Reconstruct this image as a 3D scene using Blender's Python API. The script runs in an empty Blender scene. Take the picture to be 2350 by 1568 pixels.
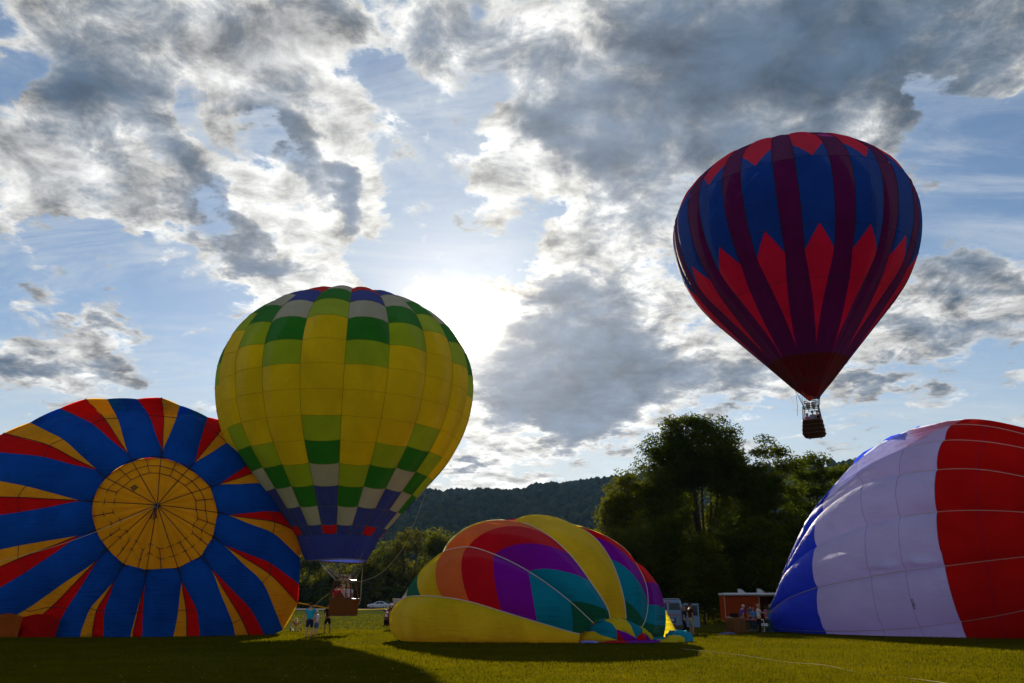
import bpy, bmesh, math, random
import numpy as np
from mathutils import Vector, Matrix

rng = np.random.default_rng(7)
random.seed(7)
SC = bpy.context.scene
COL = SC.collection
R_ = math.radians

# ------------------------------------------------------------------ camera
EYE = 1.55
PITCH = 18.78
FOC = 1800.0            # focal length for a picture 2350 wide
cam_d = bpy.data.cameras.new('camera')
cam = bpy.data.objects.new('camera', cam_d)
COL.objects.link(cam)
cam.location = (0, 0, EYE)
cam.rotation_euler = (R_(90 + PITCH), 0, 0)
cam_d.sensor_width = 36.0
cam_d.lens = 36.0 * FOC / 2350.0
cam_d.clip_start = 0.1
cam_d.clip_end = 20000
SC.camera = cam

# ------------------------------------------------------------------ render / view
SC.view_settings.view_transform = 'Standard'
SC.view_settings.look = 'None'
SC.view_settings.gamma = 1
SC.view_settings.use_curve_mapping = False
SC.view_settings.exposure = 1.0
cy = SC.cycles
cy.max_bounces = 10
cy.diffuse_bounces = 5
cy.transmission_bounces = 8
cy.transparent_max_bounces = 8
cy.volume_bounces = 0
cy.sample_clamp_indirect = 6
cy.use_denoising = True
cy.use_preview_denoising = False

CP, SP = math.cos(R_(PITCH)), math.sin(R_(PITCH))


def ray(px, py):
    """direction from the eye for a spot of the 2350 x 1568 view (horizontal speed 1 along +Y)."""
    px = np.asarray(px, float); py = np.asarray(py, float)
    u = (784 - py) / FOC
    x = (px - 1175) / FOC
    y = CP - u * SP
    z = SP + u * CP
    return np.stack([x / y, np.ones_like(y), z / y], -1)


def at(px, py, Y):
    d = ray(px, py)
    return Vector((d[0] * Y, Y, EYE + d[2] * Y))


def terrain(x, y):
    t = np.clip((np.asarray(y, float) - 60) / 120, 0, 1)
    return t * t * (3 - 2 * t) * 1.45


def gnd(px, py):
    d = ray(px, py)
    for Y in np.arange(8, 400, .1):
        if EYE + d[2] * Y <= terrain(0, Y):
            return Vector((d[0] * Y, Y, float(terrain(0, Y))))
    return Vector((d[0] * 200, 200, 1.45))


# ------------------------------------------------------------------ sun
sd = ray(1078, 748)
SUN_DIR = Vector(sd).normalized()
SUN_EL = math.asin(SUN_DIR.z)
SUN_AZ = math.atan2(SUN_DIR.x, SUN_DIR.y)
sun_l = bpy.data.lights.new('sun', 'SUN')
sun_l.energy = 5.0
sun_l.angle = R_(0.6)
sun_l.color = (1.0, 0.86, 0.62)
sun = bpy.data.objects.new('sun', sun_l)
COL.objects.link(sun)
sun.location = (0, 0, 60)
sun.rotation_euler = (-SUN_DIR).to_track_quat('-Z', 'Y').to_euler()


# ------------------------------------------------------------------ node helper
class NT:
    def __init__(s, nt):
        s.nt = nt; s.n = nt.nodes; s.l = nt.links

    def new(s, typ, **kw):
        nd = s.n.new(typ)
        for k, v in kw.items():
            setattr(nd, k, v)
        return nd

    def put(s, sock, v):
        if v is None: return
        if isinstance(v, bpy.types.NodeSocket): s.l.new(v, sock)
        else: sock.default_value = v

    def math(s, op, a, b=None, c=None, clamp=False):
        nd = s.new('ShaderNodeMath', operation=op, use_clamp=clamp)
        s.put(nd.inputs[0], a); s.put(nd.inputs[1], b); s.put(nd.inputs[2], c)
        return nd.outputs[0]

    def vmath(s, op, a, b=None, scale=None):
        nd = s.new('ShaderNodeVectorMath', operation=op)
        s.put(nd.inputs[0], a)
        if b is not None: s.put(nd.inputs[1], b)
        if scale is not None: s.put(nd.inputs['Scale'], scale)
        return nd.outputs['Value'] if op in ('DOT_PRODUCT', 'LENGTH') else nd.outputs[0]

    def noise(s, vec, scale, detail=4, rough=.5, dist=0., dims='3D', out=0):
        nd = s.new('ShaderNodeTexNoise', noise_dimensions=dims)
        s.put(nd.inputs['Vector'], vec)
        nd.inputs['Scale'].default_value = scale
        nd.inputs['Detail'].default_value = detail
        nd.inputs['Roughness'].default_value = rough
        nd.inputs['Distortion'].default_value = dist
        return nd.outputs[out]

    def ramp(s, v, a, b, to0=0., to1=1., smooth=True):
        nd = s.new('ShaderNodeMapRange', interpolation_type='SMOOTHSTEP' if smooth else 'LINEAR')
        s.put(nd.inputs[0], v)
        for i, x in enumerate((a, b, to0, to1)): s.put(nd.inputs[1 + i], x)
        return nd.outputs[0]

    def mix(s, f, a, b):
        nd = s.new('ShaderNodeMix', data_type='RGBA')
        s.put(nd.inputs[0], f); s.put(nd.inputs[6], a); s.put(nd.inputs[7], b)
        return nd.outputs[2]

    def mapping(s, vec, loc=(0, 0, 0), rot=(0, 0, 0), scale=(1, 1, 1), typ='POINT'):
        nd = s.new('ShaderNodeMapping', vector_type=typ)
        s.put(nd.inputs['Vector'], vec)
        nd.inputs['Location'].default_value = loc
        nd.inputs['Rotation'].default_value = rot
        nd.inputs['Scale'].default_value = scale
        return nd.outputs[0]


# ------------------------------------------------------------------ sky
world = bpy.data.worlds.new('World')
SC.world = world
world.use_nodes = True
W = NT(world.node_tree)
W.n.clear()
SKY_STRENGTH = 0.05
sky = W.new('ShaderNodeTexSky', sky_type='NISHITA')
sky.sun_disc = False
sky.sun_elevation = SUN_EL
sky.sun_rotation = SUN_AZ
sky.altitude = 200
sky.air_density = 1.0
sky.dust_density = 0.2
sky.ozone_density = 2.0
tc = W.new('ShaderNodeTexCoord')
D = W.vmath('NORMALIZE', tc.outputs['Generated'])
sep = W.new('ShaderNodeSeparateXYZ'); W.l.new(D, sep.inputs[0])
az = W.math('ARCTAN2', sep.outputs[0], sep.outputs[1])
el = W.math('ARCSINE', sep.outputs[2])
comb = W.new('ShaderNodeCombineXYZ'); W.l.new(az, comb.inputs[0]); W.l.new(el, comb.inputs[1])
AE = comb.outputs[0]
# cloud deck seen in perspective
zz = W.math('ADD', W.math('MAXIMUM', sep.outputs[2], 0.0), 0.22)
cp = W.new('ShaderNodeCombineXYZ')
W.l.new(W.math('DIVIDE', sep.outputs[0], zz), cp.inputs[0])
W.l.new(W.math('DIVIDE', sep.outputs[1], zz), cp.inputs[1])
DECK = cp.outputs[0]
DECK = W.mapping(DECK, loc=(3.1, 1.7, 0.4))
wn = W.noise(DECK, 5.0, 5, .55, out=1)
wv = W.vmath('SUBTRACT', wn, (.5, .5, .5))
warped = W.vmath('ADD', AE, W.vmath('SCALE', wv, scale=0.14))
wn2 = W.noise(DECK, 16.0, 5, .6, out=1)
wv2 = W.vmath('SUBTRACT', wn2, (.5, .5, .5))
warped = W.vmath('ADD', warped, W.vmath('SCALE', wv2, scale=0.055))


def px_ae(x, y):
    d = Vector(ray(x, y)).normalized()
    return math.atan2(d.x, d.y), math.asin(d.z)


def blobs(lst):
    acc = None
    for (x, y, hw, hh, rot, w) in lst:
        u0, v0 = px_ae(x, y)
        ux = (px_ae(x + 20, y)[0] - px_ae(x - 20, y)[0]) / 40
        vy = (px_ae(x, y - 20)[1] - px_ae(x, y + 20)[1]) / 40
        m = W.mapping(warped, (u0, v0, 0), (0, 0, -R_(rot)), (hw * ux * 1.7, hh * vy * 1.7, 1), 'TEXTURE')
        g = W.new('ShaderNodeTexGradient', gradient_type='SPHERICAL')
        W.l.new(m, g.inputs[0])
        acc = W.math('MULTIPLY_ADD', g.outputs[1], w, acc if acc is not None else 0.0)
    return acc


# cover: where cloud lies (+) and where the blue shows (-);  core: thick shaded parts of the clouds
COVER = [(240, 150, 240, 170, 35, .8), (100, 330, 150, 110, 20, .8), (560, 130, 90, 90, 0, .6), (700, 230, 170, 110, 20, .7),
         (560, 420, 200, 80, 25, .55), (330, 380, 60, 40, 0, -.3), (600, 290, 50, 40, 0, -.15), (870, 640, 90, 60, 0, -.35), (850, 490, 110, 80, 30, .6), (960, 400, 60, 70, 0, -.3), (640, 620, 130, 45, 0, .75), (760, 50, 170, 80, 0, .6), (560, 40, 40, 40, 0, -.5), (930, 120, 50, 50, 30, -.4),
         (1060, 70, 120, 110, 0, .75), (1300, 340, 120, 160, -10, .75), (1500, 200, 230, 150, 0, .7), (1780, 150, 480, 260, 0, 1.0),
         (1150, 480, 50, 80, 0, .5), (1350, 560, 80, 90, 30, .5), (1490, 740, 100, 190, 30, .6), (1620, 560, 120, 120, 0, -.3), (1260, 740, 150, 90, 10, .7),
         (1310, 900, 190, 130, 0, .95), (1130, 880, 110, 110, 0, .7), (230, 735, 170, 50, 22, .75), (70, 840, 150, 70, 25, .8),
         (260, 850, 80, 40, 10, .5), (1085, 1045, 55, 26, 0, .9), (1120, 1120, 130, 30, 0, .55), (2200, 690, 240, 80, -5, .6),
         (1960, 880, 170, 40, -5, .6), (1660, 860, 160, 70, 0, .55), (2280, 90, 80, 130, -20, .8), (2240, 430, 110, 45, 0, .3), (2180, 265, 26, 18, 20, .4), (2295, 365, 34, 20, 20, .4),
         (265, 620, 45, 55, 40, .45), (30, 520, 40, 50, 0, .5), (520, 745, 60, 30, 0, .4),
         (420, 260, 50, 60, 0, -.9), (50, 160, 50, 70, 30, -.9), (20, 240, 40, 40, 0, -.6), (480, 330, 60, 30, 20, -.5),
         (300, 580, 240, 60, 0, -.5), (120, 640, 220, 70, 0, -.3), (980, 330, 90, 120, 0, -.3), (1130, 200, 80, 70, 0, -.6), (960, 420, 60, 60, 20, .35), (1180, 300, 60, 50, 0, .3), (330, 460, 120, 60, 20, .5), (780, 640, 200, 60, 10, .45), (1100, 1100, 180, 40, 0, .35),
         (1000, 560, 190, 100, 0, -.55), (1280, 470, 110, 50, 0, -.5), (2230, 330, 160, 150, 0, -1.0), (2130, 200, 50, 90, 0, -.5),
         (2340, 480, 80, 120, 0, -.5), (900, 170, 40, 50, 0, -.6), (630, 300, 40, 30, 0, -.5), (1080, 20, 30, 60, 0, -.4),
         (420, 800, 130, 120, 0, -.5), (1400, 1060, 200, 50, 0, -.4), (1900, 960, 260, 40, 0, -.3), (730, 640, 60, 30, 0, -.3),(60,720,90,60,0,-.4)]
CORE = [(220, 120, 230, 170, 40, .8), (200, 260, 90, 110, 50, .35), (780, 60, 160, 90, 0, .55), (1060, 60, 90, 100, 0, .75), (1800, 140, 520, 230, 0, 1.15), (1560, 330, 200, 150, -35, .35),
        (690, 360, 95, 50, 30, 1.25), (800, 455, 28, 60, -20, 1.0), (500, 490, 120, 48, 5, 1.35), (610, 597, 80, 30, 0, 1.3), (560, 440, 60, 20, 0, -.3), (640, 500, 90, 25, 20, -.5),
        (425, 385, 80, 45, 20, .6), (1400, 370, 45, 95, 0, .6), (1260, 300, 45, 45, 0, .6), (1240, 690, 75, 26, 10, .8),
        (1340, 840, 120, 120, 0, 1.3), (1150, 870, 90, 95, 0, .8), (1300, 945, 120, 50, 0, .9), (230, 745, 110, 35, 25, .75),
        (60, 860, 110, 45, 20, .7), (265, 850, 60, 24, 0, .5), (1085, 1048, 42, 16, 0, .9), (1470, 780, 110, 160, 20, .6),
        (2220, 640, 240, 110, 0, .6), (2020, 870, 120, 26, 0, .65), (1650, 880, 150, 60, 0, .6), (1290, 640, 50, 40, -30, .5), (700, 230, 100, 60, 20, .4),
        (560, 250, 50, 60, 0, .35), (2300, 800, 200, 60, 0, .25)]
cov_b = blobs(COVER)
core_b = blobs(CORE)
def field(P):
    n1 = W.noise(P, 2.6, 4, .55, .2)
    n2 = W.noise(P, 10.5, 8, .64, .35)
    return n1, n2


f1, f2 = field(DECK)
f3 = W.noise(DECK, 34.0, 6, .62)
sunz = SUN_DIR.z + 0.22
sdk = (SUN_DIR.x / sunz + 3.1, SUN_DIR.y / sunz + 1.7, 0.4)
to_sun = W.vmath('NORMALIZE', W.vmath('SUBTRACT', sdk, DECK))
g1, g2 = field(W.vmath('ADD', DECK, W.vmath('SCALE', to_sun, scale=0.055)))
slope = W.math('ADD', W.math('MULTIPLY', W.math('SUBTRACT', f2, g2), 2.6), W.math('MULTIPLY', W.math('SUBTRACT', f1, g1), 2.4))
dens = W.math('ADD', W.math('MULTIPLY', W.math('SUBTRACT', f1, .5), 1.5), W.math('MULTIPLY', W.math('SUBTRACT', f2, .5), 1.75))
dens = W.math('ADD', dens, W.math('MULTIPLY', W.math('SUBTRACT', f3, .5), .5))
dens = W.math('ADD', dens, W.math('MULTIPLY', cov_b, 1.15))
dens = W.math('ADD', dens, W.ramp(el, .34, .12, .06, -.22))
cover = W.ramp(dens, .0, .30)
pf = W.noise(W.vmath('ADD', DECK, (7.3, 2.2, 3.0)), 6.5, 9, .62, .5)
puff = W.math('MULTIPLY', W.ramp(W.math('ADD', pf, W.math('MULTIPLY', cov_b, .10)), .535, .66), W.ramp(el, .10, .20, .0, .85))
wisp = W.ramp(W.noise(W.mapping(W.vmath('ADD', DECK, (1.3, 9.2, 5.0)), rot=(0, 0, .7), scale=(.5, 1.5, 1)), 3.4, 9, .66, .8), .42, .70)
cover = W.math('MAXIMUM', cover, puff)
thin = W.ramp(dens, -.7, .25)
core = W.math('ADD', core_b, W.math('MULTIPLY', W.math('SUBTRACT', f2, .5), 1.7))
core = W.math('ADD', core, W.math('MULTIPLY', W.math('SUBTRACT', f1, .5), 1.0))
core = W.math('ADD', core, W.math('MULTIPLY', W.math('SUBTRACT', f3, .5), .5))
core = W.math('SUBTRACT', core, W.math('MULTIPLY', slope, .22))
thick = W.math('ADD', W.math('MULTIPLY', W.math('MAXIMUM', W.math('SUBTRACT', dens, .30), 0.0), .45), W.math('MULTIPLY', W.math('MAXIMUM', W.math('SUBTRACT', core, .24), 0.0), 2.9))
dark = W.math('SUBTRACT', 1.0, W.math('EXPONENT', W.math('MULTIPLY', thick, -1.25)))
# closeness to the sun
cosd = W.math('MAXIMUM', W.vmath('DOT_PRODUCT', D, tuple(SUN_DIR)), 0.0)
g_core = W.math('POWER', cosd, 3600.0)
g_mid = W.math('POWER', cosd, 240.0)
g_wide = W.math('POWER', cosd, 22.0)
g_vw = W.math('POWER', cosd, 4.0)
# clear sky
skyc = W.vmath('SCALE', sky.outputs[0], scale=SKY_STRENGTH)
veil_col = (.20, .262, .335, 1)
veil = W.math('MULTIPLY', thin, W.math('ADD', W.math('MULTIPLY', g_wide, .70), .22))
base = W.mix(veil, skyc, veil_col)
base = W.mix(W.math('MULTIPLY', wisp, .62), base, (.33, .355, .375, 1))
base = W.mix(W.ramp(el, .34, .04, 0., .85), base, (.300, .325, .315, 1))
# lit cloud
lit = W.vmath('SCALE', (.37, .37, .36), scale=W.math('ADD', W.math('MULTIPLY', g_vw, .50), .60))
lit = W.vmath('ADD', lit, W.vmath('SCALE', (.05, .045, .035), scale=g_wide))
lit = W.vmath('SCALE', lit, scale=W.math('MAXIMUM', W.math('SUBTRACT', 1.0, W.math('MULTIPLY', slope, .95)), .35))
drk = W.vmath('ADD', (.004, .030, .062), W.vmath('SCALE', (.070, .070, .078), scale=g_vw))
drk = W.vmath('SCALE', drk, scale=W.math('ADD', W.math('MULTIPLY', W.math('SUBTRACT', f2, .5), 2.2), W.math('SUBTRACT', 1.05, W.math('MULTIPLY', slope, .6))))
cloud = W.mix(dark, lit, drk)
tot = W.mix(cover, base, cloud)
glow = W.vmath('SCALE', (7.0, 6.1, 4.6), scale=g_core)
glow = W.vmath('ADD', glow, W.vmath('SCALE', (.24, .205, .155), scale=W.math('MULTIPLY', g_mid, W.math('SUBTRACT', 1.0, W.math('MULTIPLY', dark, .8)))))
glow = W.vmath('ADD', glow, W.vmath('SCALE', (.085, .078, .066), scale=g_wide))
tot = W.vmath('ADD', tot, glow)
bg = W.new('ShaderNodeBackground')
W.l.new(tot, bg.inputs[0]); bg.inputs[1].default_value = 1.0
wo = W.new('ShaderNodeOutputWorld')
W.l.new(bg.outputs[0], wo.inputs[0])
world.cycles.sampling_method = 'MANUAL'
world.cycles.sample_map_resolution = 512


# ------------------------------------------------------------------ materials
def mat(name):
    m = bpy.data.materials.new(name)
    m.use_nodes = True
    n = NT(m.node_tree)
    n.n.clear()
    out = n.new('ShaderNodeOutputMaterial')
    return m, n, out


def plain(name, col, rough=.6, metal=0., var=.15, scale=6., bump=0.):
    m, n, out = mat(name)
    p = n.new('ShaderNodeBsdfPrincipled')
    tcn = n.new('ShaderNodeTexCoord')
    f = n.noise(tcn.outputs['Object'], scale, 5, .6)
    a = tuple(c * (1 - var) for c in col) + (1,)
    b = tuple(min(1, c * (1 + var)) for c in col) + (1,)
    n.put(p.inputs['Base Color'], n.mix(f, a, b))
    n.put(p.inputs['Roughness'], n.ramp(f, .2, .8, max(.02, rough - .08), min(1, rough + .08)))
    p.inputs['Metallic'].default_value = metal
    if rough >= .6: p.inputs['Specular IOR Level'].default_value = .0
    if bump:
        bn = n.new('ShaderNodeBump'); bn.inputs['Strength'].default_value = bump
        bn.inputs['Distance'].default_value = .02
        n.l.new(n.noise(tcn.outputs['Object'], scale * 5, 4, .6), bn.inputs['Height'])
        n.l.new(bn.outputs[0], p.inputs['Normal'])
    n.l.new(p.outputs[0], out.inputs[0])
    return m


def leafy(name, col, trans=.45, var=.35, scale=.35, rough=.6, gloss=0.):
    """diffuse + light coming through, for leaves and grass."""
    m, n, out = mat(name)
    tcn = n.new('ShaderNodeTexCoord')
    f = n.noise(tcn.outputs['Object'], scale, 5, .65)
    f2 = n.noise(tcn.outputs['Object'], scale * 9, 3, .6)
    ff = n.math('ADD', n.math('MULTIPLY', f, .6), n.math('MULTIPLY', f2, .4))
    ff = n.ramp(ff, .3, .7, smooth=False)
    a = (col[0] * (1 - var), col[1] * (1 - var * .7), col[2] * (1 - var), 1)
    b = (col[0] * (1 + var), col[1] * (1 + var * .7), col[2] * (1 + var * .5), 1)
    c = n.mix(ff, a, b)
    d = n.new('ShaderNodeBsdfDiffuse'); n.l.new(c, d.inputs[0])
    t = n.new('ShaderNodeBsdfTranslucent')
    n.l.new(n.vmath('MULTIPLY', c, (1.25, 1.15, .5)), t.inputs[0])
    mx = n.new('ShaderNodeMixShader'); mx.inputs[0].default_value = trans
    n.l.new(d.outputs[0], mx.inputs[1]); n.l.new(t.outputs[0], mx.inputs[2])
    g = n.new('ShaderNodeBsdfGlossy'); g.inputs['Roughness'].default_value = .45
    g.inputs[0].default_value = (.8, .8, .7, 1)
    mg = n.new('ShaderNodeMixShader'); mg.inputs[0].default_value = gloss
    n.l.new(mx.outputs[0], mg.inputs[1]); n.l.new(g.outputs[0], mg.inputs[2])
    n.l.new(mg.outputs[0], out.inputs[0])
    return m


def fabric(name, col, trans=.5, wr=.25, wr_scale=1.0, gloss=.035, tscale=1.0, vary=.24):
    """ripstop nylon: light comes through it, faint woven sheen, small ripples."""
    m, n, out = mat(name)
    tcn = n.new('ShaderNodeTexCoord')
    P = tcn.outputs['Object']
    f = n.noise(P, .55, 4, .6)
    f2 = n.noise(P, 24., 2, .7)
    f = n.ramp(n.noise(n.mapping(P, scale=(1, 1, .7)), .42, 6, .62, .5), .30, .70)  # broad tone noise paints an uneven glow into the cloth colour
    k = n.math('ADD', n.math('MULTIPLY', f, vary), n.math('MULTIPLY', f2, .08))
    k = n.math('MULTIPLY', n.math('ADD', k, .94 - vary / 2), .86)
    c = n.vmath('SCALE', tuple(col), scale=k)
    r1 = n.noise(n.mapping(P, rot=(.5, .3, .2), scale=(.30, .30, 3.2)), 2.6 * wr_scale, 4, .55, .4)
    r2 = n.noise(P, .7 * wr_scale, 2, .5)
    hh = n.math('MULTIPLY', r1, n.ramp(r2, .4, .7, .15, 1.0))
    bn = n.new('ShaderNodeBump'); bn.inputs['Strength'].default_value = wr
    bn.inputs['Distance'].default_value = .25
    n.l.new(hh, bn.inputs['Height'])
    d = n.new('ShaderNodeBsdfDiffuse'); n.l.new(c, d.inputs[0]); n.l.new(bn.outputs[0], d.inputs['Normal'])
    t = n.new('ShaderNodeBsdfTranslucent')
    n.l.new(n.vmath('SCALE', c, scale=tscale), t.inputs[0]); n.l.new(bn.outputs[0], t.inputs['Normal'])
    mx = n.new('ShaderNodeMixShader'); mx.inputs[0].default_value = trans
    n.l.new(d.outputs[0], mx.inputs[1]); n.l.new(t.outputs[0], mx.inputs[2])
    g = n.new('ShaderNodeBsdfGlossy'); g.inputs['Roughness'].default_value = .5
    g.inputs[0].default_value = (.9, .9, .9, 1); n.l.new(bn.outputs[0], g.inputs['Normal'])
    fr = n.new('ShaderNodeFresnel'); fr.inputs[0].default_value = 1.35
    mg = n.new('ShaderNodeMixShader'); n.l.new(n.math('MULTIPLY', fr.outputs[0], gloss * .6, clamp=True), mg.inputs[0])
    n.l.new(mx.outputs[0], mg.inputs[1]); n.l.new(g.outputs[0], mg.inputs[2])
    n.l.new(mg.outputs[0], out.inputs[0])
    return m


# ------------------------------------------------------------------ mesh helpers
def world_of(o):
    m = o.matrix_basis.copy()
    while o.parent is not None:
        m = o.parent.matrix_basis @ o.matrix_parent_inverse @ m
        o = o.parent
    return m


def link(name, me, m=None, parent=None, smooth=False):
    o = bpy.data.objects.new(name, me)
    COL.objects.link(o)
    if m is not None and not me.materials: me.materials.append(m)
    if smooth: me.polygons.foreach_set('use_smooth', [True] * len(me.polygons))
    if parent is not None:
        o.parent = parent
        o.matrix_parent_inverse = world_of(parent).inverted()
    return o


def mk(name, v, f, m=None, parent=None, smooth=False):
    me = bpy.data.meshes.new(name)
    me.from_pydata([tuple(map(float, p)) for p in v], [], [tuple(map(int, q)) for q in f])
    me.update()
    return link(name, me, m, parent, smooth)


def mk_np(name, v, f, m=None, parent=None, smooth=False):
    """fast mesh from numpy: v (n,3), f (k,3|4)."""
    me = bpy.data.meshes.new(name)
    v = np.asarray(v, np.float32); f = np.asarray(f, np.int32)
    me.vertices.add(len(v)); me.vertices.foreach_set('co', v.ravel())
    k = f.shape[1]
    me.loops.add(f.size); me.loops.foreach_set('vertex_index', f.ravel())
    me.polygons.add(len(f)); me.polygons.foreach_set('loop_start', np.arange(0, f.size, k, dtype=np.int32))
    me.update(calc_edges=True)
    return link(name, me, m, parent, smooth)


def tag(o, label=None, cat=None, group=None, kind=None):
    if label: o['label'] = label
    if cat: o['category'] = cat
    if group: o['group'] = group
    if kind: o['kind'] = kind
    return o


def empty(name, loc, label, cat, group=None, rz=0.):
    o = bpy.data.objects.new(name, None)
    COL.objects.link(o); o.location = loc; o.rotation_euler = (0, 0, rz)
    o.empty_display_size = .3
    return tag(o, label, cat, group)


class MB:
    """collects shapes into one mesh."""
    def __init__(s): s.v = []; s.f = []

    def add(s, v, f):
        o = len(s.v); s.v += [tuple(p) for p in v]; s.f += [tuple(i + o for i in q) for q in f]
        return s

    def box(s, c, d, rz=0., M=None, bev=0.):
        bm = bmesh.new(); bmesh.ops.create_cube(bm, size=1)
        bmesh.ops.scale(bm, vec=d, verts=bm.verts)
        if bev: bmesh.ops.bevel(bm, geom=bm.edges[:], offset=bev, segments=2, profile=.6, affect='EDGES')
        mt = Matrix.Translation(c) @ Matrix.Rotation(rz, 4, 'Z')
        if M: mt = Matrix.Translation(c) @ M
        bmesh.ops.transform(bm, matrix=mt, verts=bm.verts)
        bm.verts.index_update()
        s.add([v.co[:] for v in bm.verts], [[v.index for v in f.verts] for f in bm.faces]); bm.free()
        return s

    def tube(s, pts, r, n=8, cap=True):
        pts = [Vector(p) for p in pts]
        k = len(pts)
        rr = r if hasattr(r, '__len__') else [r] * k
        o = len(s.v)
        up = None
        for i, p in enumerate(pts):
            t = (pts[min(i + 1, k - 1)] - pts[max(i - 1, 0)]).normalized()
            if up is None:
                up = Vector((0, 0, 1)) if abs(t.z) < .9 else Vector((1, 0, 0))
            a = t.cross(up)
            if a.length < 1e-5: a = t.orthogonal()
            a.normalize(); b = a.cross(t); up = b
            for q in range(n):
                w = 2 * math.pi * q / n
                s.v.append(tuple(p + (a * math.cos(w) + b * math.sin(w)) * rr[i]))
        for i in range(k - 1):
            for q in range(n):
                q2 = (q + 1) % n
                s.f.append((o + i * n + q, o + i * n + q2, o + (i + 1) * n + q2, o + (i + 1) * n + q))
        if cap:
            s.f.append(tuple(o + q for q in range(n))[::-1])
            s.f.append(tuple(o + (k - 1) * n + q for q in range(n)))
        return s

    def lathe(s, prof, c=(0, 0, 0), n=20, axis='Z'):
        o = len(s.v)
        for (r, z) in prof:
            for q in range(n):
                w = 2 * math.pi * q / n
                p = (r * math.cos(w), r * math.sin(w), z)
                if axis == 'Y': p = (p[0], z, p[1])
                if axis == 'X': p = (z, p[0], p[1])
                s.v.append((p[0] + c[0], p[1] + c[1], p[2] + c[2]))
        for i in range(len(prof) - 1):
            for q in range(n):
                q2 = (q + 1) % n
                s.f.append((o + i * n + q, o + i * n + q2, o + (i + 1) * n + q2, o + (i + 1) * n + q))
        return s

    def loft(s, rings, close=True, cap=True):
        o = len(s.v); n = len(rings[0])
        for r in rings: s.v += [tuple(p) for p in r]
        for i in range(len(rings) - 1):
            for q in range(n if close else n - 1):
                q2 = (q + 1) % n
                s.f.append((o + i * n + q, o + i * n + q2, o + (i + 1) * n + q2, o + (i + 1) * n + q))
        if cap and close:
            s.f.append(tuple(o + q for q in range(n))[::-1])
            s.f.append(tuple(o + (len(rings) - 1) * n + q for q in range(n)))
        return s

    def build(s, name, m, parent=None, smooth=False):
        o = mk(name, s.v, s.f, m, parent, smooth)
        if smooth:
            try: o.data.set_sharp_from_angle(angle=R_(38))
            except Exception: pass
        return o


def cr(P, n):
    """Catmull-Rom resampling: P (k,d) -> ((k-1)*n+1, d)."""
    P = np.asarray(P, float)
    Q = np.concatenate([2 * P[:1] - P[1:2], P, 2 * P[-1:] - P[-2:-1]])
    out = []
    for i in range(1, len(Q) - 2):
        p0, p1, p2, p3 = Q[i - 1], Q[i], Q[i + 1], Q[i + 2]
        a, b, c = [max(float(np.linalg.norm(w)), 1e-6) ** .75 for w in (p1 - p0, p2 - p1, p3 - p2)]
        m1 = b * ((p1 - p0) / a - (p2 - p0) / (a + b) + (p2 - p1) / b)
        m2 = b * ((p2 - p1) / b - (p3 - p1) / (b + c) + (p3 - p2) / c)
        for t in np.arange(n) / n:
            t2, t3 = t * t, t ** 3
            out.append((2 * t3 - 3 * t2 + 1) * p1 + (t3 - 2 * t2 + t) * m1 + (3 * t2 - 2 * t3) * p2 + (t3 - t2) * m2)
    out.append(P[-1])
    return np.array(out)


def grid_faces(a, b):
    i, j = np.meshgrid(np.arange(a - 1), np.arange(b - 1), indexing='ij')
    k = (i * b + j).ravel()
    return np.stack([k, k + 1, k + b + 1, k + b], 1)

# ------------------------------------------------------------------ standing balloons: profile and panels
def project(p):
    p = np.asarray(p, float)
    z = p[..., 2] - EYE
    d = p[..., 1] * CP + z * SP; u = -p[..., 1] * SP + z * CP
    return np.stack([1175 + FOC * p[..., 0] / d, 784 - FOC * u / d], -1)


def profile(R, k, zc, aT, rm, n=120):
    aT = R_(aT)
    a = np.linspace(0, np.pi / 2, n)
    r1 = R * np.sin(a) ** .93; z1 = zc + k * R * np.cos(a)
    b = np.linspace(0, aT, n)[1:]
    r2 = R * np.cos(b); z2 = zc - R * 1.05 * np.sin(b)
    L = (r2[-1] - rm) / math.sin(aT)
    t = np.linspace(0, L, n)[1:]
    r3 = r2[-1] - math.sin(aT) * t; z3 = z2[-1] - 1.05 * math.cos(aT) * t
    r = np.concatenate([r1, r2, r3]); z = np.concatenate([z1, z2, z3])
    s = np.concatenate([[0], np.cumsum(np.hypot(np.diff(r), np.diff(z)))]); s /= s[-1]
    return s, r, z


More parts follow.
